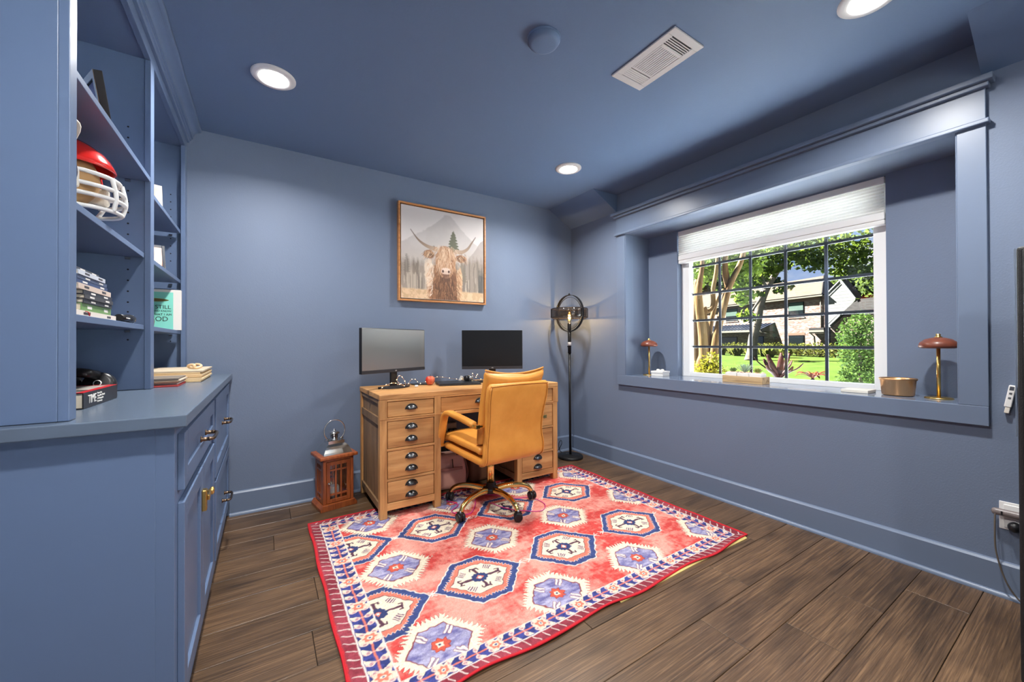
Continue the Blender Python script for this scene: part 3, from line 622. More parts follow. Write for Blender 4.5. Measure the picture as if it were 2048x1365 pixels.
# ------------------------------------------------------------------ office chair
ch = thing('office_chair', 'tan leather office chair with gold star base and black casters', 'office chair', (1.285, 2.30, 0), math.radians(5), None, local=True)
prof = smoothpath([(-.318, .855, 0), (-.300, .76, 0), (-.272, .62, 0), (-.262, .52, 0), (-.268, .45, 0), (-.262, .40, 0), (-.225, .382, 0), (-.15, .383, 0), (0, .388, 0), (.16, .395, 0), (.235, .400, 0)], 4)
prof = [(p.x, p.y) for p in prof]; n = len(prof)
wd = []; tk = []
for i, (y, z) in enumerate(prof):
    w = .232 if z > .75 else (.232-.014*math.sin(min(1, (.75-z)/.3)*pi) if y < -.2 else .232)
    e = min(i, n-1-i); wd.append(w*(.93 if e == 0 else (.985 if e == 1 else 1))); tk.append(.024*(.45 if e == 0 else (.85 if e == 1 else 1)))
MB().loft(prof, wd, tk, 40, 5).build('sling_shell', M['leather'], ch, local=True)
# raised rear panel outline: piping
def edge(side, off, k=.94): return [(side*wd[i]*k, prof[i][0]+0, prof[i][1]) for i in range(1, n-1)]
mbp = MB()
for s_ in (-1, 1):
    pts = []
    for i in range(1, 26):
        y, z = prof[i]; a = prof[i-1]; b = prof[i+1]; ty, tz = b[0]-a[0], b[1]-a[1]; L = math.hypot(ty, tz); ny, nz = tz/L, -ty/L
        pts.append((s_*wd[i]*.955, y+ny*.0205, z+nz*.0205))
    mbp.tube(pts, .0038, 6)
y, z = prof[1]; mbp.tube([(x_*wd[1]*.955, y-.0205, z+.003+.004*(1-x_*x_)) for x_ in [k/10-1 for k in range(21)]], .0038, 6)
mbp.build('piping', M['leather'], ch, local=True)
mbs = MB()
for s_ in (-1, 1):
    pts = []
    for i in range(1, 26):
        y, z = prof[i]; a = prof[i-1]; b = prof[i+1]; ty, tz = b[0]-a[0], b[1]-a[1]; L = math.hypot(ty, tz); ny, nz = tz/L, -ty/L
        pts.append((s_*wd[i]*.925, y+ny*.0233, z+nz*.0233))
    mbs.tube(pts, .0014, 5)
mbs.build('seam', M['leather_dk'], ch, local=True)
bpad = smoothpath([(-.190, .480, 0), (-.192, .52, 0), (-.205, .62, 0), (-.232, .76, 0), (-.262, .86, 0), (-.283, .918, 0)], 4); bpad = [(p.x, p.y) for p in bpad]; nb = len(bpad)
def crown(p, t):
    if t > .6: p.z += (t-.6)/.4*(.030*(p.x/.23)**2-.022)
    return p
MB().loft(bpad, [.20 if i in (0,) else (.222 if i < nb-3 else .226) for i in range(nb)], [.012 if i in (0, nb-1) else (.034 if i in (1, nb-2) else .044) for i in range(nb)], 40, 3.2, dz=crown).build('back_cushion', M['leather'], ch, local=True)
tp = [(x_*.226, bpad[-1][0], bpad[-1][1]+.030*(x_*.226/.23)**2-.022+.010) for x_ in [k/12-1 for k in range(25)]]
MB().tube(tp, .006, 7).build('cushion_piping', M['leather'], ch, local=True)
spad = smoothpath([(-.215, .438, 0), (-.17, .448, 0), (0, .452, 0), (.15, .458, 0), (.235, .450, 0), (.27, .425, 0)], 4); spad = [(p.x, p.y) for p in spad]; ns = len(spad)
MB().loft(spad, [.21 if i in (0, ns-1) else .226 for i in range(ns)], [.012 if i in (0, ns-1) else (.028 if i in (1, ns-2) else .036) for i in range(ns)], 40, 3.4).build('seat_cushion', M['leather'], ch, local=True)
for s_ in (-1, 1):
    X = s_*.262
    ap = smoothpath([(X, .222, .402), (X, .20, .47), (X, .165, .585), (X, .135, .625), (X, .085, .640), (X, .0, .634), (X, -.10, .625), (X, -.22, .610)], 5)
    mbx = MB()
    N_ = len(ap); w_ = [.020]*N_
    vs = []
    for i, p in enumerate(ap):
        a = ap[max(i-1, 0)]; b = ap[min(i+1, N_-1)]; t = (b-a).normalized(); nn = Vector((0, t.z, -t.y)); f_ = .6 if i in (0, N_-1) else 1
        th = (.009+.008*min(1, max(0, (i-8)/8)))*f_
        for k in range(12):
            q = 2*pi*k/12; c, d_ = math.cos(q), math.sin(q)
            vs.append(p+Vector((1,0,0))*(.026*f_*math.copysign(abs(c)**.6, c))-nn*(th*math.copysign(abs(d_)**.6, d_)))
    fs = [(i*12+k, i*12+(k+1) % 12, (i+1)*12+(k+1) % 12, (i+1)*12+k) for i in range(N_-1) for k in range(12)]
    mbx.add(vs, fs, 0, True); b0 = 0; mbx.f += [[k for k in range(12)], [(N_-1)*12+k for k in range(12)]]; mbx.m += [0, 0]; mbx.sm += [True, True]
    arm = mbx.build('armrest', M['leather'], ch, local=True)
    MB().box(X-.014, -.262, .594, X+.014, -.205, .618).box(min(X, s_*.22), -.262, .600, max(X, s_*.22), -.240, .614).lathe([(.008, -.020), (.008, .020)], (X, -.225, .606), 12, M=Matrix.Rotation(pi/2, 4, 'Y')).build('gold_bracket', M['gold'], arm, local=True, bevel=.002)
    MB().lathe([(.012, -.02), (.012, .02)], (X, .222, .402), 14, M=Matrix.Rotation(pi/2, 4, 'Y')).box(min(X, s_*.2), .21, .394, max(X, s_*.2), .234, .410).build('gold_bolt', M['gold'], arm, local=True)
    MB().tube([(X-s_*.024, .20, .46), (X-s_*.024, .168, .575), (X-s_*.022, .15, .605)], .008, 6, flat=.4).build('gold_strip', M['gold'], arm, local=True)
MB().lathe([(.025, .13), (.025, .26), (.025, .365)], (0,0,0), 24).build('column', M['gold'], ch, local=True)
MB().box(-.09, -.07, .352, .09, .09, .366).build('mount_plate', M['blackmetal'], ch, local=True, bevel=.003)
MB().lathe([(.030, .092), (.052, .096), (.055, .112), (.050, .128), (.030, .134), (.026, .16)], (0,0,0), 28).build('hub', M['black'], ch, local=True)
for k in range(5):
    a = math.radians(198+72*k); ca, sa = math.cos(a), math.sin(a)
    pts = smoothpath([(ca*.035, sa*.035, .112), (ca*.12, sa*.12, .122), (ca*.21, sa*.21, .116), (ca*.27, sa*.27, .094), (ca*.295, sa*.295, .062)], 5)
    N_ = len(pts); lg = MB().tube(pts, [.021-.007*i/(N_-1) for i in range(N_)], 12).build('base_leg', M['gold'], ch, local=True)
    c = Vector((ca*.30, sa*.30, 0)); ang = a+random.uniform(-.9, .9); ax = Vector((math.cos(ang), math.sin(ang), 0)); Rm = Matrix.Rotation(pi/2, 4, 'Y'); Rz = Matrix.Rotation(ang, 4, 'Z')
    w = MB()
    for s_ in (-1, 1): w.lathe([(.010, -.009), (.024, -.009), (.0275, -.006), (.0275, .006), (.024, .009), (.010, .009)], c+Vector((0,0,.0275+.004))+ax*s_*.014, 20, M=Rz @ Rm)
    w.box(-.012, -.02, .03, .012, .02, .060, M=Matrix.Translation(c) @ Rz)
    w.build('caster', M['black'], lg, local=True)
    MB().tube([c+Vector((0,0,.045)), c+Vector((0,0,.072))], .008, 8).build('caster_stem', M['steel'], lg, local=True)
ch.location.z = .0065

# ------------------------------------------------------------------ printed surfaces: numpy painters
def vnoise(h, w, sy, sx, rng):
    gy, gx = max(2, int(sy)+2), max(2, int(sx)+2); g = rng.random((gy, gx))
    y = np.linspace(0, sy, h); x = np.linspace(0, sx, w); iy = y.astype(int); ix = x.astype(int)
    fy = (y-iy)[:, None]; fx = (x-ix)[None, :]; fy = fy*fy*(3-2*fy); fx = fx*fx*(3-2*fx)
    iy1 = np.minimum(iy+1, gy-1); ix1 = np.minimum(ix+1, gx-1)
    return (g[iy][:, ix]*(1-fy)*(1-fx)+g[iy1][:, ix]*fy*(1-fx)+g[iy][:, ix1]*(1-fy)*fx+g[iy1][:, ix1]*fy*fx)
def fbm(h, w, sy, sx, rng, o=4):
    r = 0; a = .5
    for _ in range(o): r = r+a*vnoise(h, w, sy, sx, rng); sy *= 2; sx *= 2; a *= .5
    return r/(1-.5**o)
def L3(c): return np.array(lin(c))
def print_mesh(name, X, Y, Z, C, mat_, parent, off=(0,0,0)):
    h, w = X.shape; me = bpy.data.meshes.new(name); nv = h*w
    co = np.stack([X-off[0], Y-off[1], Z-off[2]], -1).reshape(-1, 3).astype(np.float32)
    i = np.arange(nv).reshape(h, w); q = np.stack([i[:-1, :-1], i[:-1, 1:], i[1:, 1:], i[1:, :-1]], -1).reshape(-1, 4).astype(np.int32); nf = len(q)
    me.vertices.add(nv); me.vertices.foreach_set('co', co.ravel()); me.loops.add(nf*4); me.loops.foreach_set('vertex_index', q.ravel())
    me.polygons.add(nf); me.polygons.foreach_set('loop_start', np.arange(0, nf*4, 4, dtype=np.int32)); me.polygons.foreach_set('loop_total', np.full(nf, 4, np.int32))
    me.update(calc_edges=True); me.validate()
    a = me.color_attributes.new('print', 'FLOAT_COLOR', 'POINT'); a.data.foreach_set('color', np.concatenate([C.reshape(-1, 3), np.ones((nv, 1))], 1).astype(np.float32).ravel())
    me.materials.append(mat_); o = bpy.data.objects.new(name, me); COL.objects.link(o); o.parent = parent
    OFF[o.name] = Vector(off)
    return o

# ---- rug
RX0, RX1, RY0, RY1 = 0.224, 2.318, 1.153, 2.664
def paint_rug(w, h):
    rng = np.random.default_rng(3)
    U, V = np.meshgrid(np.linspace(RX0, RX1, w), np.linspace(RY0, RY1, h)); px = (RX1-RX0)/w
    n1 = fbm(h, w, 10, 9, rng); n2 = fbm(h, w, 95, 60, rng, 3); n3 = rng.random((h, w)); n4 = fbm(h, w, 40, 150, rng, 2)
    m = np.clip((n1-.5)*3.2+.42+(n2-.5)*1.2+(n4-.5)*.7, 0, 1)[..., None]
    C = L3((206,62,56))*(1-m)+L3((240,158,142))*m
    wob = lambda s: (vnoise(h, w, 90, 120, rng)-.5)*s
    jx, jy = wob(.010), wob(.010)
    def blend(mask, col):
        nonlocal C
        C = C*(1-mask[..., None])+(col if isinstance(col, np.ndarray) and col.ndim == 3 else np.broadcast_to(col, C.shape))*mask[..., None]
    def st(sd, aa=1.0): return np.clip(.5-sd/(px*aa*1.3), 0, 1)
    navy = L3((38,52,104)); navy2 = L3((58,78,140)); cream = L3((236,222,196)); lav = L3((150,150,196)); dark = L3((84,44,66)); salm = L3((226,120,98)); white = L3((240,228,218)); rust = L3((206,84,62))
    nav = navy*(1-n2[..., None])+navy2*n2[..., None]
    lavm = np.clip((n2-.5)*2+.5, 0, 1)[..., None]; lavc = L3((104,100,156))*(1-lavm)+L3((178,174,204))*lavm
    def hexsd(x, y, ax, ay, fx):
        # flat top half-width fx at y=+-ay, tips at x=+-ax
        nx, ny = ay, ax-fx; L = math.hypot(nx, ny); nx /= L; ny /= L
        s1 = np.abs(y)-ay; s2 = np.abs(x)*nx+np.abs(y)*ny-ax*nx
        tcoord = np.where(s1 > s2, x, (np.abs(x)*ny-np.abs(y)*nx)*np.sign(x)*np.sign(y))
        return np.maximum(s1, s2), tcoord
    tri = lambda t, p: np.abs((t/p) % 1-.5)*2
    def seg(x, y, x0, y0, x1, y1):
        dx, dy = x1-x0, y1-y0; t = np.clip(((x-x0)*dx+(y-y0)*dy)/(dx*dx+dy*dy), 0, 1); return np.hypot(x-x0-t*dx, y-y0-t*dy)
    def win(cx, cy, r):
        a = max(0, int((cy-r-RY0)/(RY1-RY0)*h)); b = min(h, int((cy+r-RY0)/(RY1-RY0)*h)); c = max(0, int((cx-r-RX0)/(RX1-RX0)*w)); d = min(w, int((cx+r-RX0)/(RX1-RX0)*w)); return slice(a, b), slice(c, d)
    def local(cx, cy, fn, r=.27):
        nonlocal C
        sl = win(cx, cy, r); full = C; sub = C[sl].copy(); x = (U+jx)[sl]-cx; y = (V+jy)[sl]-cy
        def bl(mask, col):
            nonlocal sub
            col = col[sl] if (isinstance(col, np.ndarray) and col.ndim == 3) else np.broadcast_to(col, sub.shape)
            sub = sub*(1-mask[..., None])+col*mask[..., None]
        fn(x, y, bl); full[sl] = sub
    def motifA(x, y, bl):
        sd, t = hexsd(x, y, .226, .172, .075)
        for sx in (-1, 1):
            for (a, b) in ((0, 0), (.018, .018), (.018, -.018)): bl(st(seg(x, y, sx*.222, 0, sx*(.252-a*.4), b)-.0022), white)
        bl(st(sd), white); bl(st(sd+.005), nav)
        bl(st(sd+.034-.012*(tri(t, .016)-.5)), white); bl(st(sd+.037-.012*(tri(t, .016)-.5)), salm)
        sd2, t2 = hexsd(x, y, .150, .106, .058); bl(st(sd2), dark); bl(st(sd2+.0035), cream)
        for (dx, dy, L) in ((1, 0, .098), (-1, 0, .098), (0, 1, .072), (0, -1, .072)):
            qx, qy = -dy, dx; ex, ey = dx*L, dy*L
            bl(st(seg(x, y, 0, 0, ex, ey)-.0072), dark)
            for sg in (-1, 1):
                bl(st(seg(x, y, ex, ey, ex+qx*sg*.017+dx*.004, ey+qy*sg*.017+dy*.004)-.0045), dark); bl(st(seg(x, y, ex+qx*sg*.017+dx*.004, ey+qy*sg*.017+dy*.004, ex+qx*sg*.020-dx*.010, ey+qy*sg*.020-dy*.010)-.0040), dark)
        for sx in (-1, 1):
            for sy in (-1, 1):
                cx, cy = sx*.066, sy*.060; a_ = ((x-cx)*1+(y-cy)*(-sx*sy))/1.4142; b_ = ((x-cx)*sx*sy+(y-cy))/1.4142
                inside = np.maximum(np.abs(a_)-.021, np.abs(b_)-.016); bl(st(inside), cream*.92); bl(st(inside+.001)*(np.abs((a_/.0105) % 1-.5) < .24), L3((112,72,110)))
        r = np.hypot(x, y*1.15); a = np.arctan2(y, x); bl(st(r-.040-.006*(tri(a, pi/6)-.5)), navy); bl(st(np.maximum(np.abs(x+y), np.abs(x-y))-.017), salm); bl(st(np.maximum(np.abs(x), np.abs(y))-.007), white)
    def motifB(x, y, bl):
        sd, t = hexsd(x, y, .176, .150, .062); sd = sd-.027*(tri(t, .0185)-.5)
        bl(st(sd), dark); bl(st(sd+.0028), cream)
        sd2, _ = hexsd(x, y, .132, .104, .052); bl(st(sd2), L3((130,48,58))); bl(st(sd2+.0055), lavc)
        for sx in (-1, 1):
            for sy in (-1, 1):
                for o_ in (-.0085, .0085):
                    ux, uy = sx*.66, sy*.75; vx, vy = -uy*o_, ux*o_
                    A_ = (ux*.062+vx, uy*.062+vy, ux*.108+vx, uy*.108+vy); bl(st(seg(x, y, *A_)-.0070)*(sd2 < -.004), L3((120,48,62))); bl(st(seg(x, y, *A_)-.0046)*(sd2 < -.004), white)
        r = np.hypot(x, y*1.1); a = np.arctan2(y, x); bl(st(r-.036-.010*(tri(a, pi/4)-.5)), L3((150,50,50))); bl(st(r-.032-.010*(tri(a, pi/4)-.5)), rust); bl(st(np.maximum(np.abs(x), np.abs(y))-.012), cream); bl(st(r-.006), navy)
    for cx in (.385, .850, 1.357, 1.876):
        for cy in (2.212, 1.626): local(cx, cy, motifA)
    for cx in (.540, 1.080, 1.598, 2.198):
        for cy in (2.478, 1.917, 1.338): local(cx, cy, motifB)
    # border: distance from the rug edges
    dl, dr_, db_, dt = U-RX0, RX1-U, V-RY0, RY1-V
    k = 1.0
    d = np.minimum(np.minimum(dl, dr_)*k*.74, np.minimum(db_, dt)); hor = np.minimum(db_, dt) <= np.minimum(dl, dr_)*k*.74
    s = np.where(hor, U, V)+jx*.8; d = d+jy*.35
    B0, B1 = .046, .110      # blue band
    tt = (d-B0)/(B1-B0)
    band = st(d-B1)
    bl_col = np.where((n2 > .52)[..., None], L3((36,48,116)), L3((56,64,140)))
    blend(band, white); blend(st(d-B1+.004), bl_col)
    P = .202; f = (s/P) % 1; fx = (f-.5)*P; ty = (tt-.5)*(B1-B0)
    inb = (tt > .03)*(tt < .97)
    for e in (.0, 1.0):
        g = np.abs(tt-e)*(B1-B0); blend(inb*st(g-.019*(tri(s+.0126, .0505)-.45)/.55), cream*.97)
    blend(inb*st(np.abs(ty)-.0028), salm)
    g = np.abs(((s/.0505) % 1)-.5)*.0505; blend(inb*st(g-.0026), L3((226,160,150)))
    for sg in (-1, 1):
        g2 = np.hypot(g, np.abs(ty-sg*.016))-.008; blend(inb*st(np.abs(g2)-.0024), L3((240,206,190)))
    r = np.hypot(fx, ty*1.15); a = np.arctan2(ty, fx); blend(inb*st(r-.030-.010*(tri(a, pi/4)-.5)), L3((236,208,186))); blend(inb*st(r-.020-.008*(tri(a+.4, pi/3)-.5)), salm); blend(inb*st(r-.009), cream); blend(inb*st(r-.0045), navy2)
    # outer guard
    gm = m*.5; guard = L3((128,28,48))*(1-gm)+L3((186,78,94))*gm
    blend(st(d-B0), white); blend(st(d-B0+.0045), guard)
    zz = np.abs((d-.010)/.030-tri(s, .042)); blend(st(zz*.018-.0022)*(d < B0-.006)*(d > .010)*(((s/.042) % 1) < .5)*.8, white)
    blend(st(d-.0075), L3((196,24,38)))
    C = C*(.80+.36*n3[..., None])*(.88+.24*fbm(h, w, 160, 200, rng, 2)[..., None])
    # fading
    C = C*.84+.022
    return U, V, np.clip(C, 0, 1)
U, V, C = paint_rug(760, 548)
de = np.minimum(np.minimum(U-RX0, RX1-U), np.minimum(V-RY0, RY1-V))
edge_w = np.clip(1-de/.10, 0, 1)**2
Zr = .0062+.0045*edge_w*(np.sin(U*21+1.0)*.5+.5)*(V < 1.4)+.002*edge_w*(np.sin(V*27)*.5+.5)
Vs = V+edge_w*.010*np.sin(U*11.5+.7)*(V < 1.5); Us = U+edge_w*.003*np.sin(V*14)
rug = thing('area_rug', 'faded red rug with navy and lavender hexagon medallions', 'rug', (1.27, 1.91, 0))
print_mesh('pile', Us, Vs, Zr, C, attr_mat('rug_pile', .95, (700, .5), .1), rug, (1.27, 1.91, 0))
def ring(arr): return [arr[0, i] for i in range(0, arr.shape[1], 6)]+[arr[i, -1] for i in range(0, arr.shape[0], 6)]+[arr[-1, i] for i in range(arr.shape[1]-1, 0, -6)]+[arr[i, 0] for i in range(arr.shape[0]-1, 0, -6)]
MB().tube(list(zip(ring(Us), ring(Vs), [max(.0045, z-.001) for z in ring(Zr)])), .0044, 6, closed=True).build('binding', mat('rug_binding', lin((186,22,36)), .9, bump=(500, .5, .001)), rug)
pad = MB().prism([(1.27, 1.149), (1.55, 1.146), (1.8, 1.148), (2.05, 1.146), (2.28, 1.142), (2.30, 1.17), (2.28, 1.6), (1.3, 1.6)], 'z', .0003, .0035).build('rug_pad', mat('rug_pad_straw', lin((196,176,110)), .95, bump=(120, .6, .002)))
tag(pad, 'straw yellow underlay peeking out below the front of the red rug', 'rug pad')

# ---- cow picture
def paint_cow(N):
    rng = np.random.default_rng(11); u, v = np.meshgrid((np.arange(N)+.5)/N, (np.arange(N)+.5)/N)
    n1 = fbm(N, N, 6, 6, rng); n2 = fbm(N, N, 30, 30, rng, 3); px = 1/N
    C = np.zeros((N, N, 3)); 
    def bl(mask, col):
        nonlocal C
        mask = np.clip(mask, 0, 1)[..., None]; C = C*(1-mask)+np.asarray(col)*mask
    sm = lambda e, aa=.006: np.clip(.5-e/aa, 0, 1)
    C[:] = L3((222,216,212))
    g = np.clip((.85-v)/.5, 0, 1)
    ridge = np.interp(u[0], [0, .2, .38, .50, .57, .62, .70, .80, .88, .95, 1], [.60, .72, .84, .96, .965, .92, .84, .75, .69, .63, .60])[None, :]+(n2-.5)*.03
    bl(sm(v-ridge, .02)*.75, L3((188,182,178))); bl(sm(v-ridge, .02)*np.clip((n1-.45)*3, 0, .5), L3((206,200,196)))
    ridge2 = np.interp(u[0], [.80, .90, .96, 1], [.50, .62, .715, .74])[None, :]+(n2-.5)*.02; bl(sm(v-ridge2, .012)*.8*(u > .8), L3((160,150,144)))
    bl(np.clip((.62-v)/.25, 0, 1)*.55, L3((176,164,152)))
    forest = .38+.09*np.abs(np.sin(u*60))*n2+.08*(u > .7)+.05*(n1-.5); f2 = sm(v-forest, .10)
    bl(f2*.8, L3((140,128,116))); bl(f2*(vnoise(N, N, 5, 95, rng) > .58)*np.clip((.36-v)/.1, 0, 1)*.55, L3((196,182,164))); bl(f2*(vnoise(N, N, 6, 70, rng) > .62)*.5, L3((96,88,80)))
    bl(sm(v-(.30+.1*n2), .1)*(u > .93)*.8, L3((70,72,72)))
    def conifer(cx, y0, y1, w, c, al):
        t = np.clip((v-y0)/(y1-y0), 0, 1); wd_ = w*(1-t)**.9*(.55+.45*np.abs(np.sin(t*24+np.sign(u-cx)*.8)))+.004; e = np.abs(u-cx)-wd_; bl(sm(e+(n2-.5)*.03, .012)*(v > y0)*(v < y1)*al, c)
    conifer(.605, .555, .805, .085, L3((96,98,78)), .95); conifer(.72, .22, .46, .07, L3((120,112,98)), .6); conifer(.06, .28, .48, .04, L3((118,112,104)), .6); conifer(.37, .55, .60, .02, L3((120,124,112)), .8); conifer(.30, .25, .45, .04, L3((128,120,110)), .5)
    gr = .105+.012*(n2-.5); bl(sm(v-gr, .02), L3((214,184,150))); bl(sm(v-gr, .02)*np.clip((n2-.45)*3, 0, .6), L3((176,146,112)))
    fur = lambda a, b, t: L3(a)*(1-t)+L3(b)*t
    def ell(cx, cy, rx, ry): return np.sqrt(((u-cx)/rx)**2+((v-cy)/ry)**2)-1
    body = np.minimum(ell(.50, .14, .205, .30), ell(.50, .02, .19, .2)); bl(sm(body+(n2-.5)*.25, .12), L3((150,108,78)))
    bl(sm(ell(.315, .30, .055, .16)+(n2-.5)*.5, .3)*.8, L3((226,206,184))); bl(sm(ell(.68, .22, .04, .16)+(n2-.5)*.5, .3)*.7, L3((214,176,140)))
    bl(sm(ell(.52, .13, .14, .24)+(n2-.5)*.5, .4)*.8, L3((84,60,48)))
    def curve(pts, w0, w1, c0, c1):
        P = smoothpath([(a, b, 0) for a, b in pts], 10)
        best = np.full((N, N), 9.); tt = np.zeros((N, N))
        for i, p in enumerate(P):
            t = i/(len(P)-1); dd = np.hypot(u-p.x, v-p.y)-(w0*(1-t)+w1*t); k = dd < best; best = np.where(k, dd, best); tt = np.where(k, t, tt)
        bl(sm(best, .006), fur(c0, c1, tt[..., None]))
    curve([(.40, .565), (.33, .575), (.25, .605), (.18, .655), (.105, .745)], .027, .004, (186,162,140), (110,92,80))
    curve([(.65, .565), (.72, .570), (.79, .615), (.84, .685), (.895, .765)], .027, .004, (186,162,140), (110,92,80))
    bl(sm(ell(.315, .50, .062, .048)+(n2-.5)*.3, .2), L3((150,112,86))); bl(sm(ell(.325, .495, .035, .025), .4), L3((86,66,56)))
    bl(sm(ell(.705, .49, .07, .045)+(n2-.5)*.3, .2), L3((140,102,76))); bl(sm(ell(.70, .485, .04, .024), .4), L3((80,62,52)))
    bl(sm(ell(.515, .44, .125, .175)+(n2-.5)*.15, .1), L3((168,124,92)))
    bl(sm(ell(.515, .33, .085, .085), .1), L3((176,134,104)))
    # fur strokes
    def strokes(n, fx, fy, dirf, L, cols, wmax=.0035, al=.75):
        for _ in range(n):
            x0, y0_ = fx(), fy(); a = dirf(x0, y0_)+rng.normal(0, .22); l = L*rng.uniform(.5, 1.2); c = L3(cols[rng.integers(len(cols))]); wv = rng.uniform(.4, 1)*wmax
            x1, y1_ = x0+l*math.cos(a), y0_+l*math.sin(a)
            i0, i1 = int(max(0, (min(y0_, y1_)-.01)*N)), int(min(N, (max(y0_, y1_)+.01)*N)); j0, j1 = int(max(0, (min(x0, x1)-.01)*N)), int(min(N, (max(x0, x1)+.01)*N))
            if i1 <= i0 or j1 <= j0: continue
            uu, vv = u[i0:i1, j0:j1], v[i0:i1, j0:j1]; dx, dy = x1-x0, y1_-y0_; t = np.clip(((uu-x0)*dx+(vv-y0_)*dy)/(dx*dx+dy*dy+1e-9), 0, 1)
            dd = np.hypot(uu-x0-t*dx, vv-y0_-t*dy)-wv*(1-.6*t); mk = (np.clip(.5-dd/.004, 0, 1)*al)[..., None]; C[i0:i1, j0:j1] = C[i0:i1, j0:j1]*(1-mk)+c*mk
    br = [(206,168,132), (150,106,76), (226,196,164), (112,78,58), (186,140,104), (84,60,48)]
    strokes(560, lambda: rng.uniform(.335, .675), lambda: rng.uniform(-.02, .36), lambda x, y: -pi/2+(x-.5)*1.6, .06, [(150,106,76), (112,78,58), (84,60,48), (70,50,42), (176,132,98)])
    strokes(120, lambda: rng.uniform(.29, .36), lambda: rng.uniform(.05, .40), lambda x, y: -pi/2-.5, .045, [(236,222,206), (222,190,160), (196,150,116)])
    strokes(110, lambda: rng.uniform(.65, .71), lambda: rng.uniform(.02, .36), lambda x, y: -pi/2+.4, .045, [(226,196,160), (206,160,120), (150,106,78)])
    strokes(90, lambda: rng.normal(.315, .03), lambda: rng.normal(.505, .02), lambda x, y: -pi/2-.6, .045, br); strokes(90, lambda: rng.normal(.71, .03), lambda: rng.normal(.495, .02), lambda x, y: -pi/2+.6, .045, br)
    strokes(300, lambda: rng.normal(.515, .06), lambda: rng.uniform(.36, .60), lambda x, y: -pi/2+(x-.515)*2.0, .085, [(214,178,144), (176,130,96), (230,204,176), (136,96, 70)])
    bl(sm(ell(.515, .325, .058, .034), .15), L3((206,180,164))); bl(sm(ell(.515, .350, .05, .018), .3)*.7, L3((226,206,192)))
    for sx in (-1, 1): bl(sm(ell(.515+sx*.036, .325, .012, .016), .3), L3((80,58,52)))
    bl(sm(ell(.515, .283, .05, .012), .4)*.8, L3((110,80,68))); bl(sm(ell(.515, .245, .045, .03)+(n2-.5)*.5, .4)*.6, L3((90,66,56)))
    for sx in (-1, 1): bl(sm(ell(.515+sx*.075, .455, .014, .010), .4)*.5, L3((50,36,32)))
    strokes(90, lambda: rng.normal(.515, .055), lambda: rng.uniform(.52, .615), lambda x, y: -pi/2+(x-.515)*4.0, .14, [(220,186,152), (186,142,108), (150,106,78), (232,208,180)])
    return u, v, np.clip(C, 0, 1)
u, v, Cc = paint_cow(300)
PX0, PX1, PZ0, PZ1 = .886, 1.664, 1.441, 2.226
pc = thing('framed_picture', 'square highland cow print in slim wood frame above the desk', 'picture', ((PX0+PX1)/2, YW, PZ0))
b = .014; fmw = wood('frame_oak', lin((150,96,50)), lin((182,124,72)), lin((200,146,92)), 'x', 2, .4)
for q in ((PX0, PZ0, PX0+b, PZ1), (PX1-b, PZ0, PX1, PZ1), (PX0+b, PZ0, PX1-b, PZ0+b), (PX0+b, PZ1-b, PX1-b, PZ1)): MB().box(q[0], YW-.042, q[1], q[2], YW-.001, q[3]).build('frame_side', fmw, pc, bevel=.001)
MB().box(PX0+b, YW-.02, PZ0+b, PX1-b, YW-.012, PZ1-b).build('backing', M['black'], pc)
g = .008; print_mesh('canvas_print', PX0+b+g+u*(PX1-PX0-2*b-2*g), np.full_like(u, YW-.034), PZ0+b+g+v*(PZ1-PZ0-2*b-2*g), Cc, attr_mat('canvas_print', .6, (500, .1)), pc, ((PX0+PX1)/2, YW, PZ0))
MB().box(PX0+b+g, YW-.0338, PZ0+b+g, PX1-b-g, YW-.02, PZ1-b-g).build('canvas_body', M['cream'], pc)

# ------------------------------------------------------------------ lantern
ln = thing('wooden_lantern', 'reddish wooden candle lantern with silver roof beside the desk', 'lantern', (.405, 2.925, 0), math.radians(9.7), local=True)
W2, D2 = .098, .088
def lb(n, *q, m='redwood', bv=.002, p=None): return MB().box(*q).build(n, M[m], p or ln, bevel=bv, local=True)
MB().prism([(-W2-.020, 0), (W2+.020, 0), (W2+.020, .018), (W2+.004, .040), (-W2-.004, .040), (-W2-.020, .018)], 'y', -D2-.016, D2+.016).build('base', M['redwood'], ln, local=True, bevel=.002)
for sx in (-1, 1):
    for sy in (-1, 1): lb('post', min(sx*W2, sx*(W2-.020)), min(sy*D2, sy*(D2-.020)), .040, max(sx*W2, sx*(W2-.020)), max(sy*D2, sy*(D2-.020)), .335)
lb('top_rail', -W2, -D2, .317, W2, D2, .335)
lb('roof_board', -W2-.024, -D2-.022, .335, W2+.024, D2+.022, .358, bv=.006)
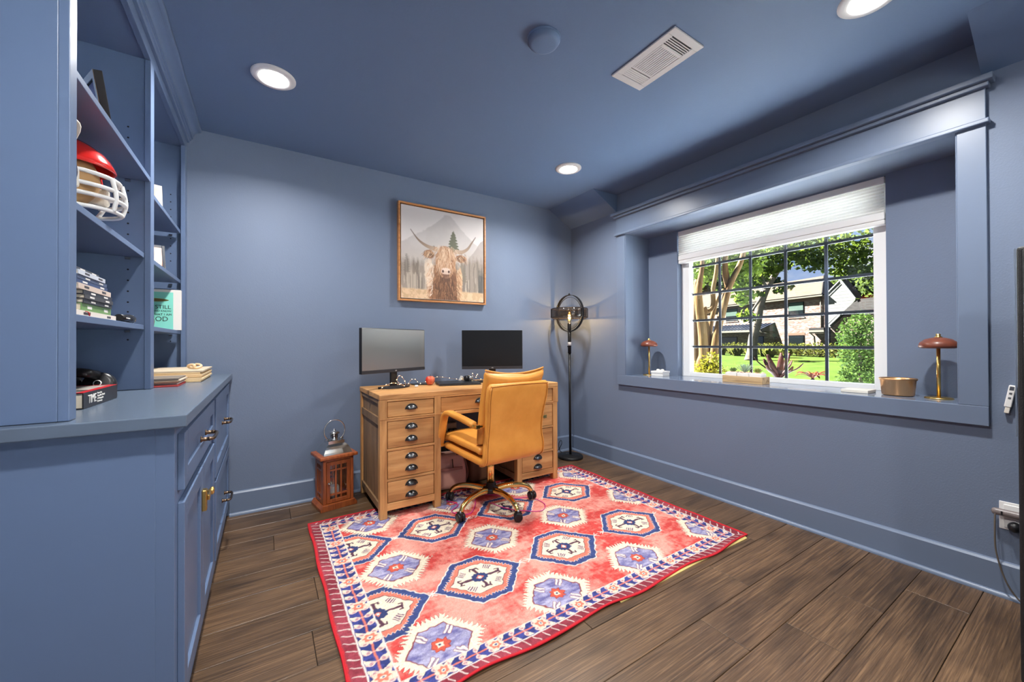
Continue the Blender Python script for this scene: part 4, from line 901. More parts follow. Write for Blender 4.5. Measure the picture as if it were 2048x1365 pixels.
def panel(face):
    # grid frame on one side: face 'front','left','right','back'
    w = (W2 if face in ('front', 'back') else D2)-.022; n = 'door' if face == 'front' else 'side_frame'
    def pl(a, z0, b_, z1, d0=-.006, d1=.006):
        if face == 'front': return (a, -D2+.006+d0, z0, b_, -D2+.006+d1, z1)
        if face == 'back': return (a, D2-.006+d0, z0, b_, D2-.006+d1, z1)
        if face == 'left': return (-W2+.006+d0, a, z0, -W2+.006+d1, b_, z1)
        return (W2-.006+d0, a, z0, W2-.006+d1, b_, z1)
    mb = MB()
    for q in ((-w, .043, -w+.022, .314), (w-.022, .043, w, .314), (-w+.022, .043, w-.022, .067), (-w+.022, .290, w-.022, .314)): mb.box(*pl(*q))
    o = mb.build(n, M['redwood'], ln, local=True, bevel=.002)
    for a in (-.017, .017): MB().box(*pl(a-.0055, .067, a+.0055, .290, -.004, .004)).build('glazing_bar', M['redwood'], o, local=True)
    for z in (.096, .258): MB().box(*pl(-w+.022, z-.0055, w-.022, z+.0055, -.0042, .0042)).build('glazing_bar', M['redwood'], o, local=True)
    MB().box(*pl(-w+.022, .067, w-.022, .290, .0045, .006)).build('glass_pane', M['lglass'], o, local=True)
    return o
fd = panel('front'); panel('left'); panel('right'); panel('back')
MB().lathe([(.003, 0), (.003, .010), (.008, .013), (.008, .018), (.003, .022)], (-.066, -D2, .178), 14, M=Matrix.Rotation(pi/2, 4, 'X')).build('knob', M['steel'], fd, local=True)
MB().lathe([(.03, .041), (.03, .12), (.027, .125)], (0,0,0), 20).build('candle', M['cream'], ln, local=True)
# flared metal roof
def frus(mb, a, b, z0, c, d, z1):
    mb.add([(-a,-b,z0),(a,-b,z0),(a,b,z0),(-a,b,z0),(-c,-d,z1),(c,-d,z1),(c,d,z1),(-c,d,z1)], [(0,1,5,4),(1,2,6,5),(2,3,7,6),(3,0,4,7),(4,5,6,7),(3,2,1,0)])
mb = MB(); lv = [(.092, .082, .358), (.088, .078, .370), (.079, .070, .392), (.070, .062, .408), (.056, .050, .420), (.052, .047, .422), (.052, .047, .442)]
for (a, b_, z0), (c, d_, z1) in zip(lv, lv[1:]): frus(mb, a, b_, z0, c, d_, z1)
rf = mb.build('metal_roof', M['steel'], ln, local=True)
MB().lathe([(.026, .442), (.026, .446), (.022, .447), (.022, .482), (.036, .486), (.034, .492), (.016, .502), (.006, .506), (.006, .514), (.0005, .516)], (0,0,0), 20).build('chimney_cap', M['steel'], ln, local=True)
for k in range(8):
    a = 2*pi*k/8; MB().box(-.004, -.0008, .455, .004, .0008, .476, M=Matrix.Rotation(a, 4, 'Z') @ Matrix.Translation((0, -.0222, 0))).build('vent_slot', M['black'], rf, local=True)
hp_ = [(.068*math.cos(math.radians(a)), -.004, .505+.072*math.sin(math.radians(a))) for a in range(-52, 233, 8)]
MB().tube(hp_, .0042, 8).build('ring_handle', M['steel'], ln, local=True)
for s_ in (-1, 1): MB().tube([(s_*.030, -.004, .447), (s_*.058, -.004, .447)], .004, 8).build('handle_pivot', M['steel'], ln, local=True)

# ------------------------------------------------------------------ floor lamp
lx, ly = 2.475, 2.860
fl2 = thing('floor_lamp', 'black floor lamp with open orb cage and glowing filament bulb', 'floor lamp', (lx, ly, 0), 0, local=True)
MB().lathe([(.118, 0), (.120, .006), (.120, .020), (.114, .026), (.02, .030), (.012, .034)], (0,0,0), 40).build('base', M['blackmetal'], fl2, local=True)
MB().tube([(0, 0, .030), (-.004, 0, 1.01)], .0115, 12).build('pole', M['blackmetal'], fl2, local=True)
MB().tube([(-.004, 0, 1.0), (-.005, 0, 1.225)], .0165, 14).build('pole_sleeve', M['blackmetal'], fl2, local=True)
MB().lathe([(.0172, 1.075), (.0172, 1.108)], (-.004, 0, 0), 14).build('label_band', M['white'], fl2, local=True)
MB().box(-.027, -.006, 1.06, -.018, .006, 1.072).build('switch', M['black'], fl2, local=True)
oc = Vector((-.005, 0, 1.385)); Ro = .172
def hoop(n, ang, m, r=Ro, w=.017, th=.005, axis='v'):
    pts = []; seg = 48; vs = []; fs = []
    e1 = Vector((math.cos(ang), math.sin(ang), 0)) if axis == 'v' else Vector((1,0,0)); e2 = Vector((0,0,1)) if axis == 'v' else Vector((0,1,0)); e3 = e1.cross(e2)
    for k in range(seg):
        a = 2*pi*k/seg; d = e1*math.cos(a)+e2*math.sin(a)
        for (dr2, dw) in ((0, -w), (th, -w), (th, w), (0, w)): vs.append(oc+d*(r+dr2)+e3*dw)
    for k in range(seg):
        l = (k+1) % seg
        for j in range(4): fs.append((k*4+j, k*4+(j+1) % 4, l*4+(j+1) % 4, l*4+j))
    return MB().add(vs, fs, 0, True).build(n, m, fl2, local=True, bevel=.001)
hoop('cage_hoop', math.radians(-85), M['blackmetal'], w=.015); hoop('hoop_liner', math.radians(-85), M['blackmetal'], r=Ro-.020, w=.004, th=.003)
bd = hoop('smoked_band', 0, glass('smoked_band', (.68, .62, .55), .06, .1), r=Ro-.004, w=.042, th=.003, axis='h')
for dz_ in (-.042, .042):
    MB().tube([oc+Vector(((Ro-.003)*math.cos(a), (Ro-.003)*math.sin(a), dz_)) for a in [2*pi*k/48 for k in range(48)]], .0045, 6, closed=True).build('band_rim', mat('rim_brown', lin((46,36,30)), .5), fl2, local=True)
for a in (.84, .84+pi): MB().box(-.006, -.010, -.044, .006, .010, .044, M=Matrix.Translation(oc+Vector((Ro*math.cos(-a+.27), Ro*math.sin(-a+.27), 0))) @ Matrix.Rotation(-a+.27, 4, 'Z')).build('band_clasp', M['blackmetal'], fl2, local=True, bevel=.004)
MB().lathe([(.010, 0), (.010, .010), (.006, .018), (.0005, .022)], oc+Vector((0,0,Ro)), 12).build('finial', M['blackmetal'], fl2, local=True)
MB().lathe([(.016, 1.215), (.018, 1.23), (.018, 1.285), (.014, 1.290)], (-.005, 0, 0), 16).build('socket', M['blackmetal'], fl2, local=True)
MB().lathe([(.013, 1.290), (.018, 1.305), (.030, 1.345), (.032, 1.365), (.026, 1.390), (.012, 1.408), (.0005, 1.412)], (-.005, 0, 0), 22, cap=False).build('bulb', glass('bulb_glass', (1, .88, .66), .07), fl2, local=True)
fi = []
for k in range(30):
    a = k*1.3; fi.append((-.005+.010*math.cos(a), .010*math.sin(a), 1.325+.045*abs(math.sin(k*.55))))
MB().tube(smoothpath(fi, 3), .0014, 5).build('filament', M['filament'], fl2, local=True)
pl_ = bpy.data.lights.new('bulb_light', 'POINT'); pl_.energy = BULB_W; pl_.color = (1, .70, .38); pl_.shadow_soft_size = .008
o = bpy.data.objects.new('bulb_light', pl_); COL.objects.link(o); o.parent = fl2; o.location = (-.005, 0, 1.352)
MB().tube(smoothpath([(-.02, .02, .034), (-.07, .07, .06), (-.10, .05, .14), (-.075, .045, .165), (-.06, .06, .12), (-.10, .10, .035), (-.16, .14, .006)], 8), .003, 6).build('power_cord', M['black'], fl2, local=True)

# ------------------------------------------------------------------ things on the desk
DT = .7825
def monitor(label, cx, cy, rz, w, h, zb, scr='screen'):
    t = thing('computer_monitor', label, 'monitor', (cx, cy, DT), rz, 'desktop monitors', local=True)
    z0, z1 = zb-DT, zb-DT+h
    MB().box(-w/2, -.012, z0, w/2, .014, z1).build('housing', M['black'], t, local=True, bevel=.004)
    MB().box(-w/2+.18, .014, z0+.05, w/2-.18, .045, z1-.06).build('cable_hump', M['black'], t, local=True, bevel=.01)
    MB().box(-w/2+.005, -.0126, z0+.024, w/2-.005, -.012, z1-.005).build('screen', M[scr], t, local=True)
    c = MB().box(-w/2+.001, -.0150, z0+.001, w/2-.001, -.012, z0+.022).build('chin_bezel', M['bezel'], t, local=True, bevel=.001)
    text('logo', 'LG', .012, M['white_paper'], c, basis((0, -.0156, z0+.011), (1,0,0), (0,0,1), (0,-1,0)))
    MB().box(-.028, .005, .012, .028, .022, z0+.08).build('neck', M['black'], t, local=True, bevel=.003)
    arc = [(.13*math.cos(a), -.105*math.sin(a)+.02) for a in [pi*k/20 for k in range(21)]]; inn = [(.105*math.cos(a), -.080*math.sin(a)+.02) for a in [pi-pi*k/20 for k in range(21)]]
    MB().prism(arc+inn, 'z', .0005, .013).build('stand_foot', M['bezel'], t, local=True); MB().box(-.12, .006, .0005, .12, .03, .013).build('foot_bar', M['bezel'], t, local=True, bevel=.004)
    return t
monitor('matte monitor turned towards the bookcase, on the desk end by the lantern', .795, 2.838, math.radians(25.2), .577, .312, .895, 'screen_matte')
monitor('dark monitor behind the office chair, on the lamp side of the desk', 1.58, 2.79, math.radians(-28), .497, .318, .889)
ap = thing('apple_ornament', 'shiny red apple on the desk between the monitors', 'apple', (1.068, 2.85, DT))
pr = [(.0005, .004), (.012, .0), (.024, .006), (.035, .026), (.038, .042), (.034, .058), (.022, .068), (.010, .068), (.003, .060), (.0005, .059)]
MB().lathe([(a*.96, b*.98) for a, b in pr], (1.068, 2.85, DT+.0005), 26, cap=False).build('fruit', mat('apple_red', (0.55, 0.03, 0.02), .22, coat=.5, var=(20, (0.62, 0.16, 0.08), 3), stretch=(1, 1, .15)), ap)
MB().tube(smoothpath([(1.068, 2.85, DT+.058), (1.069, 2.851, DT+.07), (1.073, 2.852, DT+.080)], 4), .002, 6).build('stem', colm('stem_brown', (60,40,26)), ap)
lp = thing('laptop', 'closed dark grey laptop lying on the desk', 'laptop', (1.275, 2.80, DT), math.radians(-13), local=True)
MB().box(-.16, -.112, .001, .16, .112, .010).build('base', M['bezel'], lp, local=True, bevel=.003); MB().box(-.16, -.112, .0105, .16, .112, .017).build('lid', M['black'], lp, local=True, bevel=.003)
spk = thing('desk_speaker', 'small black and silver cylinder lying on the closed laptop', 'speaker', (1.385, 2.83, DT+.017), math.radians(10), local=True)
MB().lathe([(.019, -.03), (.021, -.026), (.021, .0)], (-.008, 0, .0215), 20, M=Matrix.Rotation(pi/2, 4, 'Y')).build('body', M['black'], spk, local=True); MB().lathe([(.0205, 0), (.0205, .032), (.018, .036)], (-.008, 0, .0215), 20, M=Matrix.Rotation(pi/2, 4, 'Y')).build('sleeve', M['steel'], spk, local=True)
tnt = thing('phone_stand', 'small white folded tent stand behind the laptop', 'stand', (1.385, 2.965, DT), 0, local=True)
MB().prism([(-.022, .001), (0, .048), (.022, .001), (.018, .001), (0, .040), (-.018, .001)], 'y', -.02, .02).build('folded_sheet', M['white'], tnt, local=True)
wb_ = MB().box(1.80, 2.90, DT+.0005, 1.935, 2.99, DT+.05).build('paper_box', M['white_paper'], None, bevel=.002); tag(wb_, 'low white box at the lamp end of the desk behind the chair', 'box')
pad_ = MB().box(.96, 2.885, DT+.0005, 1.10, 2.99, DT+.006).build('notebook', M['black'], None, bevel=.001); tag(pad_, 'thin black notebook lying behind the red apple', 'notebook')
er = MB().lathe([(.006, -.012), (.008, -.008), (.008, .008), (.006, .012)], (.93, 2.76, DT+.0085), 12, M=Matrix.Rotation(pi/2, 4, 'Y')).build('earplug_case', M['white'], None); tag(er, 'tiny white capsule lying on the desk near the apple', 'capsule')
# fairy lights
fg = thing('string_lights', 'copper wire fairy lights strewn along the back of the desk', 'string lights', (1.2, 2.85, DT))
pth = smoothpath([(.665, 2.72, DT+.004), (.70, 2.735, DT+.030), (.76, 2.76, DT+.040), (.80, 2.76, DT+.03), (.84, 2.75, DT+.016), (.80, 2.80, DT+.05), (.83, 2.83, DT+.085), (.86, 2.82, DT+.05), (.87, 2.80, DT+.006), (.91, 2.82, DT+.05), (.96, 2.86, DT+.045), (1.00, 2.90, DT+.01), (1.08, 2.95, DT+.02), (1.16, 2.97, DT+.045), (1.24, 2.99, DT+.04), (1.34, 3.0, DT+.02), (1.40, 2.97, DT+.02), (1.43, 2.93, DT+.05), (1.455, 2.90, DT+.02), (1.47, 2.94, DT+.065), (1.49, 2.90, DT+.03), (1.51, 2.93, DT+.06), (1.54, 2.90, DT+.01), (1.62, 2.94, DT+.02), (1.72, 2.98, DT+.004)], 6)
MB().tube(pth, .0010, 5).build('wire', M['copper'], fg)
for k in range(3, len(pth), 4): MB().sphere(pth[k]+Vector((0,0,.0015)), .0019, 8, 6).build('bulb', M['fairy'], fg)
# ------------------------------------------------------------------ under and around the desk
def bag(name, label, cat, cx, cy, w, d, h, m, top=.7, rz=0):
    t = thing(name, label, cat, (cx, cy, .0), rz, local=True); mb = MB(); L = []
    for k in range(9):
        f = k/8; z = .008+h*f; ww = w/2*(1+.10*math.sin(f*pi)-.12*f); dd = d/2*(1+.16*math.sin(f*pi*.9))*(1-(1-top)*f)
        L.append((ww, dd, z))
    seg = 32; vs = []
    for ww, dd, z in L:
        for k in range(seg):
            a = 2*pi*k/seg; c, s_ = math.cos(a), math.sin(a); vs.append((ww*math.copysign(abs(c)**.35, c), dd*math.copysign(abs(s_)**.35, s_), z))
    fs = [(i*seg+k, i*seg+(k+1) % seg, (i+1)*seg+(k+1) % seg, (i+1)*seg+k) for i in range(8) for k in range(seg)]
    mb.add(vs, fs, 0, True); mb.f.append([k for k in range(seg)]); mb.m.append(0); mb.sm.append(False)
    o = mb.build('body', m, t, local=True); s = o.modifiers.new('solid', 'SOLIDIFY'); s.thickness = .006
    return t
pk = bag('handbag', 'dusty pink leather handbag on the floor under the desk', 'handbag', 1.168, 2.80, .30, .15, .255, mat('pink_leather', lin((222,168,150)), .45, bump=(200, .2, .001)), .45, math.radians(-8))
MB().tube(smoothpath([(-.08, -.05, .25), (-.075, -.06, .31), (0, -.065, .35), (.075, -.06, .31), (.08, -.05, .25)], 6), .007, 8).build('carry_handle', colm('handle_brown', (104,60,46), .45), pk, local=True)
MB().tube(smoothpath([(.145, -.05, .03), (.160, -.06, .10), (.150, -.055, .18), (.125, -.04, .25)], 5), .006, 7).build('side_piping', colm('handle_brown2', (120,70,54), .45), pk, local=True)
MB().box(-.11, -.098, .15, .11, -.088, .17).build('seam_band', colm('pink_dark', (164,108,96), .45), pk, local=True, bevel=.003); MB().tube([(.03, -.095, .235), (.034, -.10, .17)], .004, 6).build('zip_pull', M['bronze'], pk, local=True)
bb = bag('gift_bag', 'brown paper bag holding purple tissue under the desk', 'bag', 1.470, 2.84, .23, .16, .185, mat('brown_paper', lin((112,74,50)), .6, bump=(60, .3, .002)), .8, math.radians(6))
MB().sphere((0, -.01, .165), (.10, .06, .055), 20, 10).build('purple_tissue', colm('tissue_purple', (74,52,160), .6), bb, local=True)
ps = thing('power_strip', 'beige outlet block with plugs on the wall under the desk', 'power outlet', (1.30, 3.03, .34))
MB().box(1.225, 3.045, .335, 1.375, YW-.002, .43).build('housing', colm('outlet_beige', (176,170,156), .5), ps, bevel=.004)
for x in (1.255, 1.31, 1.35): MB().box(x-.016, 3.010, .345, x+.016, 3.045, .385).build('plug', M['black'], ps, bevel=.004)
MB().box(1.338, 3.0085, .352, 1.358, 3.010, .376).build('plug_label', M['white_paper'], ps)
for k in range(3): MB().tube(smoothpath([(1.255+.05*k, 3.02, .35), (1.27+.04*k, 3.0, .22), (1.36+.05*k, 2.98, .12), (1.50+.03*k, 2.95, .012)], 6), .0035, 6).build('cord', M['black'], ps)
cb = thing('magenta_cable', 'magenta charging cable looped on the rug under the chair', 'cable', (1.35, 2.3, .008))
zc = .0115; MB().tube(smoothpath([(1.06, 2.52, zc), (1.10, 2.42, zc), (1.02, 2.34, zc), (1.10, 2.25, zc), (1.20, 2.36, zc), (1.28, 2.50, zc), (1.40, 2.42, zc), (1.48, 2.30, zc), (1.58, 2.26, zc), (1.60, 2.12, zc), (1.52, 2.04, zc), (1.42, 2.10, zc), (1.34, 2.20, zc), (1.30, 2.34, zc)], 8), .0026, 6).build('lead', colm('magenta', (206,44,140), .4), cb)

# ------------------------------------------------------------------ window sill
SZ = ZN0+.0005
def mushroom(label, x, y):
    t = thing('mushroom_lamp', label, 'table lamp', (x, y, SZ), 0, 'mushroom lamps on the sill', local=True)
    MB().lathe([(.052, 0), (.052, .004), (.046, .007), (.010, .009)], (0,0,0), 32).build('base', M['brass'], t, local=True)
    MB().lathe([(.0075, .008), (.0075, .265)], (0,0,0), 16).build('stem', M['brass'], t, local=True)
    MB().lathe([(.010, .254), (.055, .252), (.069, .256), (.072, .264), (.066, .282), (.048, .298), (.024, .306), (.010, .308)], (0,0,0), 36).build('shade', mat('lamp_walnut', lin((134,70,48)), .38, var=(12, lin((100,52,36))), coat=.2), t, local=True)
    MB().lathe([(.014, .307), (.014, .311), (.009, .313), (.009, .324), (.006, .326)], (0,0,0), 16).build('finial', M['brass'], t, local=True)
mushroom('small mushroom lamp on the sill beside the white gift box', 2.875, 2.262); mushroom('small mushroom lamp on the sill beside the copper bowl', 2.865, .505)
gb = thing('gift_box', 'small white gift box with bow on the sill', 'box', (2.885, 2.155, SZ), math.radians(4), local=True)
MB().box(-.05, -.055, 0, .05, .055, .026).build('box', M['white_paper'], gb, local=True, bevel=.001); MB().box(-.053, -.058, .026, .053, .058, .042).build('lid', M['white_paper'], gb, local=True, bevel=.001)
for s_ in (-1, 1): MB().tube(smoothpath([(0, 0, .044), (.0, s_*.02, .054), (0, s_*.034, .048), (0, s_*.018, .043), (0, 0, .044)], 4), .0026, 6, flat=2).build('bow_loop', M['white_paper'], gb, local=True)
tr_ = thing('succulent_planter', 'spalted wooden tray of small succulents in pebbled pots on the sill', 'planter', (2.875, 1.445, SZ), math.radians(0), local=True)
spal = wood('spalted_wood', lin((120,88,56)), lin((196,164,120)), lin((210,182,140)), 'y', 1.4, .6)
tw, tl, th_ = .052, .135, .048
for q in ((-tw, -tl, 0, tw, tl, .008), (-tw, -tl, .008, -tw+.010, tl, th_), (tw-.010, -tl, .008, tw, tl, th_), (-tw+.010, -tl, .008, tw-.010, -tl+.010, th_), (-tw+.010, tl-.010, .008, tw-.010, tl, th_)): MB().box(*q).build('tray_board', spal, tr_, local=True, bevel=.0015)
pebm = mat('pink_pebble', lin((226,186,158)), .6, var=(60, lin((244,226,210)), 2)); greens = [colm('succ_green', (96,124,66), .5), colm('succ_pale', (156,180,150), .5), colm('succ_olive', (132,138,62), .5)]
for k in range(3):
    cy = .083-.083*k; c = MB().box(-.038, cy-.038, .010, .038, cy+.038, .070).build('pot', M['white'], tr_, local=True, bevel=.003)
    pb = MB()
    for _ in range(34): pb.sphere((random.uniform(-.033, .033), cy+random.uniform(-.033, .033), .070+random.uniform(-.001, .004)), random.uniform(.004, .007), 7, 5)
    q_ = pb.build('pebbles', pebm, c, local=True); q_['kind'] = 'stuff'
    nl = (16, 20, 14)[k]
    for j in range(nl):
        a = j*2.4; ln_ = (.034, .072, .038)[k]*(1-.3*j/nl); tilt = (.35+.9*j/nl) if k != 1 else (.45+.85*j/nl)
        d = Vector((math.cos(a)*math.cos(tilt), math.sin(a)*math.cos(tilt), math.sin(tilt))); p0 = Vector((0, cy, .074))
        pts = [p0, p0+d*ln_*.4+Vector((0,0,.002)), p0+d*ln_*.8+Vector((0,0,.006)), p0+d*ln_+Vector((0,0,.010))]
        MB().tube(pts, [.004, (.009, .005, .008)[k], .004, .0006], 6, flat=.5).build('leaf', greens[k], c, local=True)
cbx = MB().box(2.80, .760, SZ, 2.93, .880, SZ+.017).build('thin_box', M['cream'], None, bevel=.002); tag(cbx, 'flat cream box lying on the sill next to the copper bowl', 'box')
cp = thing('copper_bowl', 'straight-sided copper bowl on the sill in the corner', 'bowl', (2.865, .655, SZ), 0, local=True)
MB().lathe([(.058, .001), (.064, .004), (.071, .082), (.074, .083), (.074, .090), (.069, .092), (.066, .084), (.060, .010), (.0005, .009)], (0,0,0), 44, cap=False).build('bowl', M['copper'], cp, local=True)
MB().lathe([(.0733, .0815), (.0755, .083), (.0755, .0905), (.0733, .092)], (0,0,0), 44, cap=False).build('rolled_rim', M['copper'], cp, local=True)

# ------------------------------------------------------------------ right foreground
ol = thing('wall_outlet', 'white wall outlet plate with black plug near the right edge', 'outlet', (XW-.003, .263, .35))
MB().box(XW-.007, .225, .290, XW-.0005, .299, .408).build('plate', M['white'], ol, bevel=.002); MB().box(XW-.014, .238, .30, XW-.007, .286, .398).build('receptacle', M['white'], ol, bevel=.002)
MB().sphere((XW-.03, .255, .313), (.022, .020, .022), 16, 10).build('plug', M['black'], ol)
ad_ = thing('power_adapter', 'grey flat power adapter plugged into the white outlet', 'power adapter', (XW-.035, .27, .366))
MB().box(XW-.045, .215, .352, XW-.014, .318, .380).build('body', colm('adapter_grey', (122,112,110), .4), ad_, bevel=.012, seg=3); MB().box(XW-.0455, .285, .358, XW-.045, .290, .374).build('slot', M['black'], ad_)
MB().tube(smoothpath([(XW-.04, .306, .358), (XW-.05, .306, .30), (XW-.052, .303, .20), (XW-.05, .28, .09), (XW-.042, .25, .025), (XW-.05, .22, .006), (XW-.08, .20, .005), (XW-.12, .19, .005)], 8), .003, 7).build('cable', colm('cable_grey', (96,88,80), .5), ad_)
sf = thing('steel_cabinet', 'tall black textured steel cabinet cut off by the right photo edge', 'cabinet', (2.30, -.10, 0))
gun = mat('textured_black', (.014, .014, .015), .42, bump=(420, .9, .0015))
MB().box(2.01, -.42, .02, 2.58, .184, 1.40).build('body', gun, sf, bevel=.010, seg=3); MB().box(1.995, -.41, .03, 2.009, .170, 1.39).build('door', gun, sf, bevel=.006)
MB().box(2.04, -.40, .0, 2.55, .16, .02).build('plinth', M['black'], sf); MB().tube([(1.975, -.10, .75), (1.975, -.10, .95)], .010, 10).box(1.975, -.105, .76, 1.996, -.095, .775).box(1.975, -.105, .925, 1.996, -.095, .94).build('door_handle', M['steel'], sf)
MB().box(1.9935, .1835, .80, 1.9985, .1865, 1.392).build('edge_highlight', M['steel'], sf)  # bright strip put in for the highlight along the cabinet edge
sn = thing('wall_sensor', 'small white plastic sensor tilted on the wall below the window', 'sensor', (XW-.01, .252, .82))
Mt = Matrix.Translation((XW-.012, .272, .818)) @ Matrix.Rotation(math.radians(9), 4, 'X')
MB().box(-.010, -.010, 0, .010, .010, .095, M=Mt).build('housing', M['white'], sn, bevel=.003)
for z in (.036, .056): MB().box(-.0108, -.004, z, -.010, .004, z+.008, M=Mt).build('button', colm('button_grey', (90,92,98)), sn)
MB().box(-.0106, -.006, .074, -.010, .006, .09, M=Mt).build('window', colm('sensor_window', (70,74,84)), sn); MB().box(-.008, -.008, -.026, .008, .006, 0, M=Mt).build('tab', M['cream'], sn, bevel=.002)
sg = thing('shag_rug', 'scrap of cream shag rug at the bottom right corner', 'rug', (2.1, .1, 0)); rr = random.Random(4)
MB().prism([(1.70, -.60), (1.985, -.60), (1.985, .178), (1.70, .18)], 'z', .0005, .008).build('backing', M['cream'], sg)
vs, fs = [], []
for _ in range(5200):
    x, y = rr.uniform(1.70, 2.0), rr.uniform(-.60, .19); a = rr.uniform(0, 6.28); l = rr.uniform(.008, .022); w = .0022
    if x > 1.985 and y < .184: continue
    b = len(vs); dx, dy = math.cos(a), math.sin(a); vs += [(x-dy*w, y+dx*w, .006), (x+dy*w, y-dx*w, .006), (x+dx*l, y+dy*l, .010+rr.uniform(0, .016))]; fs.append((b, b+1, b+2))
tf = MB().add(vs, fs).build('tufts', mat('shag_cream', lin((206,188,158)), .95), sg); tf['kind'] = 'stuff'

# ------------------------------------------------------------------ outdoors seen through the window
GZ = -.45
EX = 0.094      # scales outdoor colours down to offset the overstrong sun
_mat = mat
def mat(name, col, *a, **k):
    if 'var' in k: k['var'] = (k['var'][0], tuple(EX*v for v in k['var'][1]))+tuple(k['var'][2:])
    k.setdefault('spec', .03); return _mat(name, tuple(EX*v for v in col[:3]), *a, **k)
def gz(x): return GZ if x < 28 else GZ+(x-28)/15*.42
xs_ = [3.3, 6, 10, 16, 22, 28, 33, 38, 43, 60, 90]; mb = MB()
vs = [(x, y, gz(min(x, 43))) for x in xs_ for y in (-40, 0, 40, 90)]
fs = [(i*4+j, (i+1)*4+j, (i+1)*4+j+1, i*4+j+1) for i in range(len(xs_)-1) for j in range(3)]
lw = mb.add(vs, fs).build('lawn', mat('lawn_grass', (0.15, 0.27, 0.035), .9, var=(1.2, (0.24, 0.38, 0.06), 6), bump=(30, .8, .03))); tag(lw, 'bright green front lawn outside the window', 'lawn', kind='stuff')
dv = MB().box(3.2, -30, GZ-.1, 17.5, 40, GZ+.012).build('bounce_slab', _mat('bounce_slab_pale', (.74, .78, .82), .9, var=(2, (.68, .72, .76)))); dv['kind'] = 'structure'  # pale slab added below the sill line to bounce sun onto the ceiling
yd = MB().box(-30, -40, -.6, 3.3, -2.05, -.02).build('rear_bounce_ground', _mat('rear_bounce_grey', (.11, .108, .104), .9, var=(3, (.09, .088, .085)))); yd['kind'] = 'structure'  # unseen ground added behind the rear opening, toned to bounce fill light
leafm = {}
def leaf_mat(n, a, b, sc=3.0, tr=.35):
    if n in leafm: return leafm[n]
    m = mat(n, a, .55, var=(sc, b, 3)); t = m.node_tree; bs = t.nodes['Principled BSDF']; out = t.nodes['Material Output']
    tl = t.nodes.new('ShaderNodeBsdfTranslucent'); mx = t.nodes.new('ShaderNodeMixShader'); mx.inputs[0].default_value = tr
    tl.inputs[0].default_value = (b[0]*1.3*EX, b[1]*1.3*EX, b[2]*EX, 1); t.links.new(bs.outputs[0], mx.inputs[1]); t.links.new(tl.outputs[0], mx.inputs[2]); t.links.new(mx.outputs[0], out.inputs[0])
    leafm[n] = m; return m
def leaves(name, blobs, size, m, parent, seed=1, asp=.6, flat=0.0):
    rg = np.random.default_rng(seed); A = []
    for (cx, cy, cz, rx, ry, rz_, n) in blobs:
        d = rg.normal(size=(n, 3)); d /= np.linalg.norm(d, axis=1)[:, None]; r = rg.random(n)**.45
        A.append(np.array([cx, cy, cz])+d*r[:, None]*np.array([rx, ry, rz_]))
    P = np.concatenate(A); n = len(P)
    t = rg.normal(size=(n, 3)); t[:, 2] -= .3; t /= np.linalg.norm(t, axis=1)[:, None]; q = rg.normal(size=(n, 3)); b = np.cross(t, q); b /= np.linalg.norm(b, axis=1)[:, None]
    s = size*(.6+.8*rg.random(n))[:, None]; nn = np.cross(t, b)
    v = np.stack([P-t*s*.5, P+b*s*asp*.5+nn*s*.08, P+t*s*.5, P-b*s*asp*.5+nn*s*.08], 1).reshape(-1, 3)
    me = bpy.data.meshes.new(name); f = np.arange(4*n, dtype=np.int32)
    me.vertices.add(4*n); me.vertices.foreach_set('co', (v-np.array(OFF.get(parent.name, (0,0,0)))).astype(np.float32).ravel()); me.loops.add(4*n); me.loops.foreach_set('vertex_index', f); me.polygons.add(n)
    me.polygons.foreach_set('loop_start', np.arange(0, 4*n, 4, dtype=np.int32)); me.polygons.foreach_set('loop_total', np.full(n, 4, np.int32)); me.update(calc_edges=True)
    me.materials.append(m); o = bpy.data.objects.new(name, me); COL.objects.link(o); o.parent = parent; o['kind'] = 'stuff'; return o
def at(px, py, k): p = ray(px, py)*k; return Vector((p.x, p.y, p.z+CAM_H))
def zc_(x, y): return (1360+x/4.014, 440+y/4.014)
def az(x, y, k): return at(*zc_(x, y), k)
# crepe myrtle with smooth tan stems close to the window
bark1 = mat('crepe_bark', lin((176,130,78)), .6, var=(3.0, lin((236,200,140)), 5), bump=(12, .5, .02), stretch=(3, 3, .35))
t1 = thing('crepe_myrtle', 'multi-stemmed tan-barked tree close outside the window', 'tree', (az(220, 1235, 5.2).x, az(220, 1235, 5.2).y, GZ))
K = 5.2
stems = [([(165, 1240), (190, 1080), (180, 900), (155, 700), (150, 560), (175, 400), (180, 300), (185, 150)], [.095, .085, .080, .072, .060, .040, .034, .03], 0),
         ([(215, 1240), (225, 1090), (230, 960), (200, 800), (195, 700), (215, 740), (265, 690), (265, 560), (290, 420), (305, 250), (310, 150)], [.09, .085, .07, .05, .03, .04, .045, .040, .036, .032, .03], .15),
         ([(265, 1240), (275, 1060), (300, 900), (340, 740), (380, 580), (420, 480), (470, 380), (505, 280), (520, 150)], [.075, .07, .066, .064, .062, .055, .05, .045, .04], .05),
         ([(390, 560), (370, 450), (362, 380), (366, 250), (370, 150)], [.055, .06, .05, .045, .04], .1), ([(225, 1010), (250, 820), (300, 640), (350, 560)], [.055, .045, .035, .03], .25),
         ([(140, 1240), (120, 1000), (125, 700), (135, 480)], [.07, .062, .055, .045], .3)]
